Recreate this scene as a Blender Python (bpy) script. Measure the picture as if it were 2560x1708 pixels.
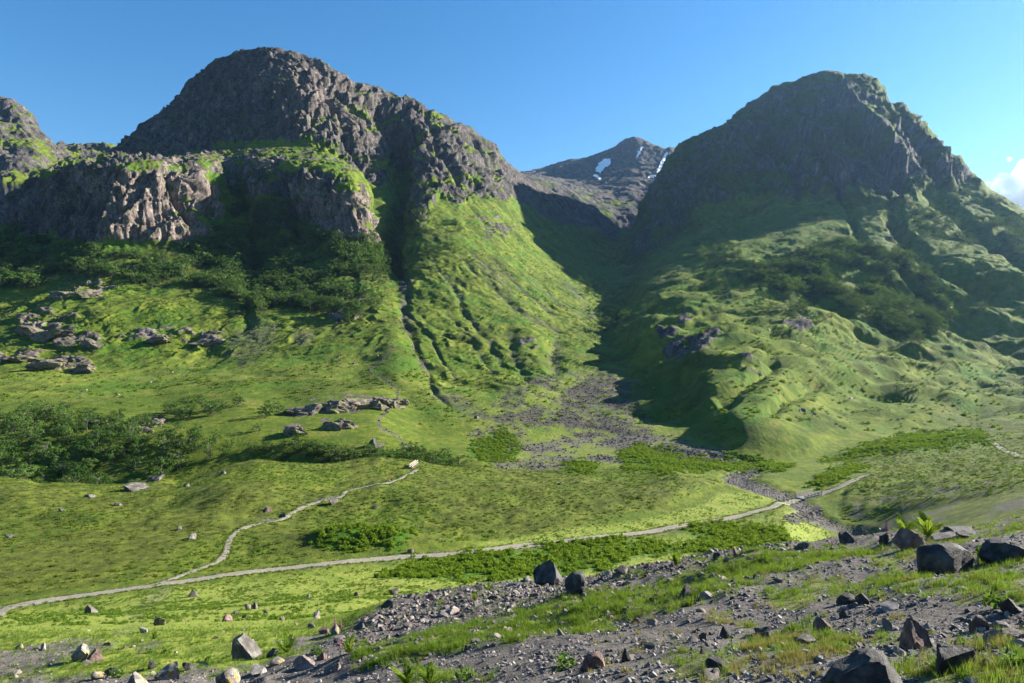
import bpy, math, random
import numpy as np
from mathutils import Vector, Matrix, Euler

for o in list(bpy.data.objects):
    bpy.data.objects.remove(o)
SC = bpy.context.scene
COL = SC.collection
RNG = np.random.default_rng(7)
random.seed(7)

# ------------------------------------------------------------------ camera, sky, sun, exposure
F, CX, CY = 1707.0, 1280.0, 854.0          # focal length and centre in photograph pixels (2560 x 1708)
cam = bpy.data.cameras.new('camera')
cam.lens, cam.sensor_width, cam.clip_start, cam.clip_end = 24.0, 36.0, 0.2, 60000
camo = bpy.data.objects.new('camera', cam); COL.objects.link(camo)
camo.location = (0, 0, 0); camo.rotation_euler = (math.radians(90), 0, 0)
SC.camera = camo

SUN_AZ, SUN_EL = math.radians(69), math.radians(23.5)      # azimuth from the view direction towards the right
S = Vector((math.sin(SUN_AZ) * math.cos(SUN_EL), math.cos(SUN_AZ) * math.cos(SUN_EL), math.sin(SUN_EL)))
world = bpy.data.worlds.new('World'); SC.world = world; world.use_nodes = True
wn, wl = world.node_tree.nodes, world.node_tree.links
wn.clear()
sky = wn.new('ShaderNodeTexSky'); sky.sky_type = 'NISHITA'; sky.sun_disc = False
sky.sun_elevation = SUN_EL; sky.sun_rotation = SUN_AZ
sky.air_density, sky.dust_density, sky.ozone_density, sky.altitude = 1.0, 0.15, 2.2, 100
hs = wn.new('ShaderNodeHueSaturation'); hs.inputs['Saturation'].default_value = 1.34
bg = wn.new('ShaderNodeBackground'); bg.inputs['Strength'].default_value = 0.05
wo = wn.new('ShaderNodeOutputWorld')
wl.new(sky.outputs[0], hs.inputs['Color']); wl.new(hs.outputs[0], bg.inputs[0]); wl.new(bg.outputs[0], wo.inputs[0])

sl = bpy.data.lights.new('sun', 'SUN'); sl.energy = 5.0; sl.angle = math.radians(0.5); sl.color = (1.0, 0.93, 0.80)
so = bpy.data.objects.new('sun', sl); COL.objects.link(so)
so.rotation_euler = S.to_track_quat('Z', 'Y').to_euler(); so.location = (200, 50, 300)

vs = SC.view_settings
vs.view_transform, vs.look, vs.gamma, vs.use_curve_mapping = 'Standard', 'None', 1.0, False
vs.exposure = 2.0
SC.render.engine = 'CYCLES'
cy = SC.cycles
cy.max_bounces, cy.diffuse_bounces, cy.transmission_bounces, cy.volume_bounces, cy.glossy_bounces = 3, 1, 2, 0, 1
cy.use_denoising = True
cy.denoiser = 'OPENIMAGEDENOISE'
cy.denoising_input_passes = 'RGB_ALBEDO_NORMAL'
cy.denoising_prefilter = 'FAST'
cy.use_adaptive_sampling = False

# ------------------------------------------------------------------ noise
_r = np.random.default_rng(11)
PERM = np.concatenate([_r.permutation(256)] * 3).astype(np.int32)
GR = _r.normal(size=(256, 3)); GR /= np.linalg.norm(GR, axis=1)[:, None]; GR = GR.astype(np.float32)

def noise3(x, y, z):
    x = np.asarray(x, np.float32); y = np.asarray(y, np.float32); z = np.asarray(z, np.float32)
    x, y, z = np.broadcast_arrays(x, y, z)
    sh = x.shape; x = x.ravel(); y = y.ravel(); z = z.ravel()
    ix, iy, iz = np.floor(x).astype(np.int32), np.floor(y).astype(np.int32), np.floor(z).astype(np.int32)
    fx, fy, fz = x - ix, y - iy, z - iz
    ux, uy, uz = [f * f * f * (f * (f * 6 - 15) + 10) for f in (fx, fy, fz)]
    ix &= 255; iy &= 255; iz &= 255
    def c(a, b, d):
        h = PERM[PERM[PERM[ix + a] + iy + b] + iz + d]
        g = GR[h]
        return g[:, 0] * (fx - a) + g[:, 1] * (fy - b) + g[:, 2] * (fz - d)
    x00 = c(0, 0, 0) * (1 - ux) + c(1, 0, 0) * ux
    x10 = c(0, 1, 0) * (1 - ux) + c(1, 1, 0) * ux
    x01 = c(0, 0, 1) * (1 - ux) + c(1, 0, 1) * ux
    x11 = c(0, 1, 1) * (1 - ux) + c(1, 1, 1) * ux
    y0 = x00 * (1 - uy) + x10 * uy; y1 = x01 * (1 - uy) + x11 * uy
    return ((y0 * (1 - uz) + y1 * uz) * 1.5).reshape(sh)

def fbm(x, y, z, octv, gain=0.5, ridge=False):
    a, s, f = 1.0, 0.0, 1.0
    for k in range(octv):
        n = noise3(x * f + 17.3 * k, y * f + 5.1 * k, z * f + 9.7 * k)
        s = s + a * ((1 - 2 * np.abs(n)) if ridge else n)
        a *= gain; f *= 2.03
    return s

def sstep(a, b, x):
    t = np.clip((x - a) / (b - a), 0, 1); return t * t * (3 - 2 * t)

def poly_mask(PX, PY, pts, soft, wob=None):
    """1 inside the polygon, 0 outside, over a band of 2*soft pixels"""
    pts = np.asarray(pts, float)
    x0, y0 = pts.min(0) - 4 * soft - 20; x1, y1 = pts.max(0) + 4 * soft + 20
    out = np.zeros(PX.shape, np.float32)
    sel = (PX > x0) & (PX < x1) & (PY > y0) & (PY < y1)
    if not sel.any(): return out
    X, Y = PX[sel], PY[sel]
    if wob is not None: w = wob[sel]
    ins = np.zeros(X.shape, bool); dm = np.full(X.shape, 1e9)
    n = len(pts)
    for i in range(n):
        a, b = pts[i], pts[(i + 1) % n]
        cond = (a[1] > Y) != (b[1] > Y)
        xi = (b[0] - a[0]) * (Y - a[1]) / ((b[1] - a[1]) + 1e-9) + a[0]
        ins ^= cond & (X < xi)
        e = b - a; L = max(e @ e, 1e-6)
        h = np.clip(((X - a[0]) * e[0] + (Y - a[1]) * e[1]) / L, 0, 1)
        dm = np.minimum(dm, (X - a[0] - h * e[0]) ** 2 + (Y - a[1] - h * e[1]) ** 2)
    sd = np.sqrt(dm) * np.where(ins, 1, -1)
    if wob is not None: sd = sd + w
    out[sel] = sstep(-soft, soft, sd)
    return out

def line_dist(PX, PY, pts):
    """distance in pixels to a polyline, and the fraction along it"""
    dm = np.full(PX.shape, 1e9, np.float32); fr = np.zeros(PX.shape, np.float32)
    pts = np.asarray(pts, float); n = len(pts) - 1
    x0, y0 = pts.min(0) - 150; x1, y1 = pts.max(0) + 150
    sel = (PX > x0) & (PX < x1) & (PY > y0) & (PY < y1)
    X, Y = PX[sel], PY[sel]; d0 = np.full(X.shape, 1e9); f0 = np.zeros(X.shape)
    for i in range(n):
        a, b = pts[i], pts[i + 1]; e = b - a
        h = np.clip(((X - a[0]) * e[0] + (Y - a[1]) * e[1]) / max(e @ e, 1e-6), 0, 1)
        q = np.hypot(X - a[0] - h * e[0], Y - a[1] - h * e[1])
        m = q < d0; d0[m] = q[m]; f0[m] = (i + h[m]) / n
    dm[sel] = d0; fr[sel] = f0
    return dm, fr

# ------------------------------------------------------------------ terrain sheets
def gauss(a, s):
    if s <= 0: return a
    r = int(3 * s) + 1; k = np.exp(-0.5 * (np.arange(-r, r + 1) / s) ** 2); k /= k.sum()
    return np.convolve(np.pad(a, r, mode='edge'), k, mode='valid')

class Sheet:
    """A sheet of ground: rows follow feature lines from near to far, columns fan out from the valley viewpoint."""
    def __init__(self, cols, lines, rows, blur):
        self.px = cols; C = len(cols); t = (cols - CX) / F
        dx = np.gradient(cols).mean()
        D, Z = [], []
        for ln, bl in zip(lines, blur):
            a = np.array([(p[0], p[1] if p[1] is not None else CY - F * p[3] / p[2], p[2]) for p in ln], float)
            u = np.arange(cols[0], cols[-1] + 2, 2.0)
            py = gauss(np.interp(u, a[:, 0], a[:, 1]), bl / 2.0); d = gauss(np.interp(u, a[:, 0], a[:, 2]), max(bl, 8) / 2.0)
            py = np.interp(cols, u, py); d = np.interp(cols, u, d)
            D.append(d); Z.append((CY - py) / F * d)
        D = np.array(D); Z = np.array(Z)
        for k in range(1, len(D)): D[k] = np.maximum(D[k], D[k - 1] + 1.0)
        h = np.diff(D, axis=0); s = np.diff(Z, axis=0) / h
        m = np.zeros_like(Z); m[0] = s[0]; m[-1] = s[-1]
        w1 = 2 * h[1:] + h[:-1]; w2 = h[1:] + 2 * h[:-1]
        ok = s[:-1] * s[1:] > 0
        with np.errstate(all='ignore'):
            hm = (w1 + w2) / (w1 / s[:-1] + w2 / s[1:])
        m[1:-1] = np.where(ok, hm, 0)
        dd, zz, seg = [], [], []
        for k, n in enumerate(rows):
            f = (np.arange(n) / n)[:, None]
            if k == len(rows) - 1: f = np.linspace(0, 1, n)[:, None]
            h00 = 2 * f**3 - 3 * f**2 + 1; h10 = f**3 - 2 * f**2 + f; h01 = -2 * f**3 + 3 * f**2; h11 = f**3 - f**2
            dd.append(D[k] + h[k] * f)
            zz.append(h00 * Z[k] + h10 * h[k] * m[k] + h01 * Z[k + 1] + h11 * h[k] * m[k + 1])
            seg.append(k + f[:, 0])
        self.y = np.vstack(dd); self.z = np.vstack(zz); self.x = self.y * t[None, :]
        self.seg = np.concatenate(seg)
        self.R, self.C = self.y.shape
        self.project()
        self.PX0, self.PY0 = self.PX.copy(), self.PY.copy()
    def project(self):
        self.PX = CX + F * self.x / self.y; self.PY = CY - F * self.z / self.y
    def normals(self):
        P = np.stack([self.x, self.y, self.z], -1)
        a = np.gradient(P, axis=1); b = np.gradient(P, axis=0)
        n = np.cross(a, b); n /= np.linalg.norm(n, axis=-1)[..., None] + 1e-12
        return n
    def find(self, px, py):
        """visible ground point seen at a photograph pixel"""
        q = (self.PX - px) ** 2 + (self.PY - py) ** 2
        idx = np.argpartition(q.ravel(), 6)[:6]
        yy = self.y.ravel()[idx]; best = idx[np.argmin(yy)]
        i, j = divmod(best, self.C)
        return i, j, np.array([self.x[i, j], self.y[i, j], self.z[i, j]])
    def height(self, x, y):
        """ground height under world points (sheet parts that are plain height fields)"""
        x = np.atleast_1d(np.asarray(x, float)); y = np.atleast_1d(np.asarray(y, float))
        p = CX + F * x / y
        c = np.clip(np.searchsorted(self.px, p) - 1, 0, self.C - 2)
        fc = np.clip((p - self.px[c]) / (self.px[c + 1] - self.px[c]), 0, 1)
        out = 0
        for cc, w in ((c, 1 - fc), (c + 1, fc)):
            col = self.y[:, cc]
            r = np.clip((col <= y[None, :]).sum(0) - 1, 0, self.R - 2)
            k = np.arange(len(x))
            y0, y1 = col[r, k], col[r + 1, k]
            fr = np.clip((y - y0) / np.maximum(y1 - y0, 1e-6), 0, 1)
            out = out + w * (self.z[r, cc] * (1 - fr) + self.z[r + 1, cc] * fr)
        return out

def cols_for(a, b, step, pad, padstep):
    return np.unique(np.concatenate([np.arange(a - pad, a, padstep), np.arange(a, b, step), np.arange(b, b + pad, padstep)]))

H = None
# feature lines of the main sheet: (photo x, photo y, forward distance) or (photo x, None, distance, height)
LA0 = [(-900, None, 1.0, -2.6), (1280, None, 1.0, -1.75), (3400, None, 1.0, -1.5)]
LA = [(-900, 1690, 26), (0, 1702, 24), (600, 1708, 18), (1000, 1708, 13), (1280, 1708, 10.5), (1700, 1708, 8), (2200, 1708, 6.4), (2560, 1708, 5.6), (3400, 1700, 5)]
LAm = [(-900, 1630, 33), (0, 1650, 28), (600, 1650, 23.5), (1000, 1615, 19), (1280, 1590, 16.5), (1700, 1545, 14), (2200, 1500, 12), (2560, 1470, 11), (3400, 1400, 10)]
LB = [(-900, 1580, 42), (0, 1600, 34), (400, 1600, 31), (720, 1590, 30), (850, 1562, 31), (1000, 1497, 33), (1200, 1463, 34), (1350, 1456, 33), (1500, 1440, 33), (1650, 1408, 32), (1800, 1382, 32),
      (2000, 1358, 31), (2100, 1348, 30), (2217, 1335, 28), (2300, 1330, 27), (2400, 1315, 26), (2560, 1292, 24), (3400, 1180, 20)]
LC = [(-900, 1560, 52), (0, 1552, 50), (400, 1545, 52), (850, 1515, 58), (1000, None, 60, -23.4), (1350, None, 58, -23.5), (1650, None, 58, -23.5), (2000, None, 55, -22), (2300, None, 52, -20), (2560, None, 48, -17), (3400, None, 45, -10)]
LD = [(-900, 1590, 80), (0, 1522, 88), (375, 1463, 98), (700, 1425, 107), (1000, 1392, 117), (1300, 1365, 127), (1500, 1345, 134), (1700, 1318, 145), (1850, 1290, 157), (1960, 1262, 168), (2010, 1268, 172),
      (2060, 1292, 168), (2130, 1318, 160), (2200, 1310, 155), (2300, 1278, 148), (2560, 1240, 125), (3400, 1120, 90)]
LE = [(-900, 1390, 118), (0, 1350, 125), (375, 1330, 132), (700, 1300, 142), (1000, 1275, 150), (1300, 1255, 160), (1500, 1240, 170), (1700, 1228, 178), (1850, 1222, 186), (1930, 1222, 192), (1985, 1222, 196), (2040, 1213, 200),
      (2100, 1202, 198), (2300, 1190, 195), (2560, 1165, 185), (3400, 1060, 150)]
LF = [(-900, 1240, 185), (0, 1190, 200), (60, 1192, 200), (100, 1206, 203), (230, 1212, 204), (330, 1207, 205), (400, 1194, 206), (440, 1200, 207), (480, 1190, 208), (560, 1160, 212), (640, 1145, 215), (720, 1153, 215), (830, 1160, 215), (950, 1151, 215), (1060, 1160, 213),
      (1200, 1180, 213), (1350, 1192, 214), (1500, 1198, 212), (1600, 1196, 208), (1680, 1183, 206), (1780, 1200, 205), (1850, 1203, 207), (1930, 1190, 212), (2000, 1170, 226), (2100, 1165, 232), (2170, 1160, 232), (2300, 1147, 236), (2500, 1138, 232), (2560, 1132, 230), (3400, 1010, 190)]
LG = [(-900, None, 225, -56), (0, None, 226, -55), (640, None, 238, -54), (950, None, 234, -50), (1060, None, 232, -47), (1200, None, 234, -45), (1350, 1186, 236), (1500, 1175, 238), (1680, 1165, 238), (1780, 1172, 232), (1850, 1172, 228),
      (1930, 1165, 236), (2000, 1158, 244), (2100, 1148, 252), (2170, 1140, 252), (2300, 1128, 252), (2500, 1120, 250), (2560, 1116, 248), (3400, 990, 210)]
LH = [(-900, 1090, 275), (0, 1100, 268), (400, 1092, 272), (700, 1085, 274), (950, 1122, 260), (1100, 1140, 260), (1300, 1135, 275), (1500, 1122, 285), (1620, 1122, 280), (1760, 1142, 258), (1850, 1150, 252), (1960, 1156, 254), (2050, 1145, 262),
      (2156, 1130, 268), (2224, 1108, 275), (2326, 1102, 278), (2437, 1081, 285), (2560, 1074, 285), (3400, 950, 250)]
LI = [(-900, 990, 350), (0, 1005, 345), (200, 990, 352), (400, 1000, 350), (600, 978, 352), (720, 1000, 340), (800, 988, 345), (950, 985, 350), (1050, 1055, 322), (1200, 1065, 315), (1300, 1080, 308), (1500, 1060, 330), (1600, 1056, 328), (1660, 1060, 325), (1710, 1066, 316), (1770, 1080, 297), (1850, 1090, 272), (1900, 1090, 268), (1960, 1097, 267), (2030, 1092, 275), (2100, 1062, 308), (2224, None, 310, -42), (2326, None, 312, -43), (2437, None, 315, -42), (2560, None, 315, -40), (3400, 930, 300)]
LI2 = [(-900, 950, 400), (0, 950, 400), (300, 952, 398), (600, 940, 400), (800, 945, 395), (920, 940, 395), (985, 925, 400), (1060, 1000, 360), (1200, 1030, 345), (1300, 1010, 358), (1420, 1010, 370), (1530, 1000, 385), (1590, 1008, 380), (1660, 1002, 370), (1710, 1002, 350), (1770, 1017, 321), (1850, 1028, 296), (1900, 1035, 290), (1960, 1047, 286), (2030, 1053, 296), (2100, 1030, 332), (2300, 1010, 385), (2437, 1040, 390), (2560, 1030, 395), (3400, 900, 360)]
LJ = [(-900, 925, 470), (0, 905, 450), (250, 915, 442), (500, 912, 442), (700, 890, 450), (900, 880, 450), (985, 862, 455), (1060, 945, 405), (1150, 990, 375), (1230, 985, 380), (1310, 950, 410), (1400, 945, 425), (1460, 940, 440), (1530, 930, 455), (1580, 952, 440), (1640, 940, 418), (1700, 938, 396), (1770, 951, 352), (1850, 973, 325), (1900, 984, 318), (1960, 1000, 313), (2030, 1010, 325), (2100, 995, 362), (2300, 965, 470), (2437, 985, 480), (2560, 970, 490), (3400, 860, 450)]
LK = [(-900, 760, 600), (0, 780, 575), (250, 775, 560), (500, 800, 548), (700, 792, 555), (900, 772, 570), (985, 800, 540), (1030, 855, 500), (1100, 860, 495), (1200, 870, 490), (1270, 860, 505), (1320, 855, 510), (1370, 850, 545), (1400, 835, 590), (1450, 835, 600), (1490, 850, 590), (1535, 870, 560), (1560, 865, 545), (1610, 825, 520), (1700, 812, 515),
      (1850, 820, 520), (2000, 832, 535), (2200, 862, 560), (2400, 890, 590), (2560, 880, 610), (3400, 820, 560)]
LL = [(-900, 620, 800), (-100, 600, 790), (0, 595, 770), (100, 590, 750), (200, 605, 712), (250, 612, 698), (300, 620, 697), (450, 630, 716), (560, 625, 752), (650, 640, 760), (750, 625, 745), (850, 605, 728), (910, 612, 722), (950, 640, 760), (985, 670, 745), (1030, 690, 690), (1100, 700, 675), (1200, 725, 665), (1300, 745, 680), (1390, 770, 705), (1440, 785, 710), (1480, 800, 715), (1530, 815, 700), (1560, 805, 660), (1600, 770, 680), (1650, 745, 680), (1750, 730, 690), (1900, 735, 660), (2050, 740, 655), (2200, 770, 660), (2400, 810, 690), (2560, 800, 710), (3400, 790, 700)]
LM = [(-900, 560, 900), (-100, 530, 900), (0, 512, 880), (60, 480, 860), (90, 457, 845), (110, 436, 830), (135, 423, 812), (190, 416, 772), (240, 414, 752), (320, 418, 755), (400, 428, 770), (450, 447, 785), (500, 440, 800), (540, 455, 825), (580, 450, 860), (650, 430, 852), (740, 440, 822), (830, 455, 795), (880, 478, 775), (920, 520, 784), (950, 560, 818), (975, 590, 850), (1010, 590, 835), (1050, 580, 800), (1150, 605, 785), (1250, 645, 790), (1350, 690, 830), (1430, 725, 860), (1500, 752, 870), (1540, 757, 860), (1570, 740, 900), (1620, 690, 930), (1700, 645, 955), (1850, 625, 905), (2000, 625, 845), (2200, 655, 770), (2400, 700, 750), (2560, 690, 760), (3400, 760, 820)]
LN = [(-900, None, 1000, 130), (0, None, 1000, 150), (110, None, 960, 185), (190, None, 950, 205), (240, None, 960, 228), (262, 411, 1000), (300, 398, 1000), (400, 388, 985), (470, 376, 980), (540, 366, 985), (600, 360, 985), (700, 358, 975), (780, 372, 965), (860, 405, 955), (920, 448, 950), (950, 480, 960), (985, 500, 980), (1010, 495, 975), (1060, 490, 930), (1150, 530, 920), (1250, 570, 950), (1350, 625, 1010), (1430, 665, 1060), (1500, 692, 1080), (1545, 700, 1070), (1575, 680, 1150), (1620, 625, 1210), (1700, 575, 1235), (1850, 560, 1140), (2000, 535, 1050), (2100, 545, 990), (2200, 565, 930), (2400, 615, 880), (2560, 620, 870), (3400, 745, 900)]
LO = [(-900, None, 1100, 110), (0, None, 1100, 130), (190, None, 1080, 225), (240, None, 1110, 275), (262, 409, 1150), (300, 372, 1135), (350, 330, 1125), (400, 300, 1115), (470, 270, 1095), (540, 262, 1080), (640, 256, 1055), (720, 256, 1040), (780, 270, 1048), (850, 300, 1065), (930, 352, 1070), (970, 385, 1090), (995, 395, 1110), (1030, 370, 1090), (1060, 360, 1060), (1150, 430, 1060), (1250, 480, 1130), (1350, 560, 1250), (1430, 605, 1330), (1500, 630, 1370), (1540, 645, 1330), (1575, 620, 1360), (1620, 540, 1420), (1660, 490, 1400), (1750, 455, 1340), (1850, 440, 1270), (2000, 440, 1180), (2100, 450, 1130), (2200, 465, 1085), (2300, 490, 1045), (2400, 535, 1010), (2560, 572, 980), (3400, 735, 950)]
LP = [(-900, None, 1180, 100), (0, None, 1180, 120), (190, None, 1160, 235), (240, None, 1190, 285), (262, 410, 1200), (300, 373, 1180), (350, 330, 1175), (400, 288, 1170), (455, 246, 1165), (470, 225, 1160), (540, 190, 1150), (640, 175, 1110), (720, 175, 1095), (800, 205, 1115), (870, 250, 1140), (930, 285, 1150), (980, 315, 1180), (1010, 310, 1190), (1060, 305, 1150), (1150, 370, 1170), (1250, 425, 1320), (1300, 470, 1380), (1350, 515, 1450), (1430, 548, 1520), (1500, 575, 1560), (1540, 595, 1550), (1575, 600, 1530), (1600, 560, 1530), (1640, 470, 1560), (1700, 415, 1540), (1780, 385, 1500), (1850, 360, 1450), (1900, 352, 1420), (2000, 335, 1350), (2100, 330, 1300), (2200, 335, 1250), (2300, 390, 1190), (2400, 455, 1120), (2450, 490, 1090), (2560, 547, 1050), (3400, 730, 1000)]
LQ = [(-900, None, 1300, 90), (0, None, 1280, 110), (190, None, 1240, 245), (240, None, 1250, 290), (262, 412, 1240), (300, 373, 1215), (345, 330, 1210), (372, 305, 1210), (400, 283, 1210), (430, 262, 1210), (455, 238, 1205), (462, 222, 1205), (470, 203, 1203), (500, 183, 1200), (545, 150, 1200), (570, 140, 1195), (600, 134, 1190), (640, 126, 1180), (662, 120, 1175), (682, 118, 1175), (700, 124, 1175), (740, 131, 1180), (765, 142, 1185), (800, 158, 1195), (835, 178, 1205), (870, 200, 1215), (889, 214, 1225), (905, 212, 1260), (943, 218, 1280), (985, 238, 1290), (1028, 250, 1290), (1055, 268, 1290), (1062, 278, 1290), (1096, 289, 1290), (1134, 310, 1300), (1177, 320, 1330), (1206, 346, 1350), (1236, 359, 1380), (1253, 384, 1420), (1266, 405, 1480), (1304, 440, 1500), (1368, 474, 1580), (1430, 500, 1640), (1490, 522, 1680), (1540, 565, 1660), (1575, 585, 1640), (1597, 565, 1620), (1615, 540, 1630), (1623, 508, 1635), (1636, 472, 1643), (1657, 435, 1655), (1679, 395, 1668), (1700, 364, 1680), (1743, 344, 1680), (1781, 329, 1680), (1832, 312, 1680), (1858, 282, 1674), (1900, 254, 1664), (1934, 237, 1656), (1960, 218, 1650), (1990, 212, 1642), (2015, 199, 1633), (2054, 189, 1616), (2079, 186, 1605), (2105, 188, 1589), (2110, 194, 1585), (2126, 192, 1573), (2173, 198, 1539), (2194, 210, 1523), (2220, 227, 1504), (2225, 240, 1500), (2232, 263, 1493), (2258, 282, 1467), (2283, 316, 1443), (2326, 337, 1400), (2343, 367, 1376), (2368, 388, 1340), (2402, 395, 1291), (2424, 435, 1260), (2454, 452, 1229), (2479, 478, 1203), (2517, 497, 1164), (2560, 524, 1120), (2760, 600, 1060), (3400, 725, 1050)]
def behind(line, dd, dz):
    out = []
    for p in line:
        z = p[3] if p[1] is None else (CY - p[1]) / F * p[2]
        out.append((p[0], None, p[2] + dd, z - dz))
    return out
LR1 = behind(LQ, 60, 14)
LR2 = behind(LQ, 500, 260)
LINES = [LA0, LA, LAm, LB, LC, LD, LE, LF, LG, LH, LI, LI2, LJ, LK, LL, LM, LN, LO, LP, LQ, LR1, LR2]
BLUR = [30, 30, 30, 24, 30, 14, 16, 8, 16, 14, 14, 14, 14, 12, 10, 6, 8, 8, 6, 0, 8, 20]
ROWS = [8, 44, 44, 12, 22, 34, 34, 14, 18, 30, 22, 20, 42, 54, 52, 44, 44, 40, 34, 6, 8]
main = Sheet(cols_for(-60, 2620, 2.8, 840, 16.0), LINES, ROWS, BLUR)
K = {n: i for i, n in enumerate('A0 A Am B C D E F G H I I2 J K L M N O P Q R1 R2'.split())}

def row_of(name): return int(np.argmin(np.abs(main.seg - K[name])))
PX, PY = main.PX0, main.PY0
segR = main.seg[:, None] * np.ones((1, main.C))

# zones
mount = sstep(K['H'] + 0.6, K['I'] + 0.5, segR)                 # 0 on the valley floor, 1 on the mountains
near = 1 - sstep(K['B'], K['B'] + 0.6, segR)

w1 = 14 * fbm(main.x / 70, main.y / 70, main.z / 70, 3)          # wobble of outlines, in pixels
w2 = 7 * fbm(main.x / 25 + 3, main.y / 25, main.z / 25, 2)

# --- rock outcrops
ROCK = [
 ([(-80, 540), (0, 512), (90, 452), (135, 418), (250, 410), (330, 420), (430, 425), (530, 438), (570, 480), (560, 560), (505, 600), (440, 610), (330, 600), (230, 610), (130, 590), (40, 575), (-80, 580)], 10),
 ([(560, 420), (700, 425), (850, 452), (905, 480), (945, 540), (955, 598), (915, 612), (850, 590), (780, 585), (700, 560), (640, 550), (590, 500)], 12),
 ([(235, 420), (300, 365), (350, 315), (450, 225), (470, 190), (560, 130), (640, 105), (700, 100), (800, 130), (900, 190), (960, 262), (1005, 350), (985, 420), (960, 470), (920, 440), (860, 398), (790, 368), (700, 352), (600, 354), (540, 364), (470, 380), (400, 400), (330, 412)], 9),
 ([(560, 420), (640, 390), (720, 400), (700, 430), (600, 440)], 12),
 ([(380, 425), (440, 395), (560, 385), (600, 410), (520, 440)], 12),
 ([(885, 200), (920, 195), (1000, 225), (1050, 250), (1140, 300), (1180, 315), (1245, 355), (1266, 400), (1290, 450), (1285, 500), (1230, 490), (1190, 480), (1150, 520), (1100, 490), (1060, 560), (1020, 560), (1000, 500), (1000, 400)], 12),
 ([(1180, 540), (1240, 540), (1280, 575), (1270, 600), (1220, 585)], 8),
 ([(1550, 660), (1590, 575), (1615, 530), (1625, 480), (1692, 362), (1750, 332), (1850, 280), (2000, 195), (2090, 170), (2200, 200), (2240, 255), (2340, 355), (2430, 425), (2440, 470), (2380, 490), (2320, 475), (2280, 500), (2230, 530), (2150, 505), (2050, 480), (1980, 490), (1900, 500), (1800, 540), (1700, 600), (1620, 650)], 36),
 ([(1285, 425), (1368, 462), (1430, 488), (1495, 508), (1490, 535), (1400, 520), (1330, 505), (1290, 480)], 8),
 ([(40, 797), (110, 782), (190, 792), (262, 850), (240, 868), (120, 848), (60, 830)], 6), ([(0, 868), (100, 862), (232, 908), (240, 930), (150, 925), (-40, 900)], 6),
 ([(130, 704), (230, 690), (300, 720), (308, 740), (200, 752), (140, 745)], 6), ([(290, 822), (420, 815), (520, 830), (585, 838), (560, 866), (450, 860), (300, 848)], 6),
 ([(830, 745), (905, 735), (905, 775), (880, 815), (825, 800)], 7), ([(20, 585), (110, 600), (100, 640), (10, 640)], 8),
 ([(780, 995), (850, 986), (920, 986), (985, 990), (1002, 1008), (960, 1026), (880, 1034), (800, 1032), (720, 1040), (705, 1022)], 4), ([(800, 1048), (872, 1044), (880, 1062), (805, 1070)], 4),
 ([(705, 1066), (762, 1055), (766, 1074), (712, 1082)], 4), ([(320, 1058), (395, 1042), (400, 1060), (330, 1082)], 4), ([(215, 1050), (268, 1040), (262, 1052), (214, 1064)], 3),
 ([(925, 1100), (945, 1095), (965, 1112), (940, 1122), (915, 1112)], 3), ([(1820, 905), (1900, 890), (1930, 940), (1890, 958)], 6), ([(1930, 825), (2010, 800), (2030, 845), (1950, 850)], 6), ([(1640, 830), (1800, 830), (1800, 880), (1680, 890)], 8),
  ([(1700, 770), (1800, 765), (1810, 790), (1700, 800)], 6),
 ([(1290, 850), (1330, 850), (1350, 900), (1320, 905)], 6), ([(1000, 690), (1040, 690), (1030, 720), (1000, 740)], 6),
]
rock = np.zeros(main.x.shape, np.float32)
for pts, soft in ROCK:
    rock = np.maximum(rock, poly_mask(PX, PY, pts, soft, w1 * (0.3 if soft < 5 else 0.8) + w2 * (0.3 if soft < 5 else 1)))
big = np.maximum.reduce([poly_mask(PX, PY, p, 10, w1) for p, s in (ROCK[0], ROCK[1], ROCK[2], ROCK[5], ROCK[7])])

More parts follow.
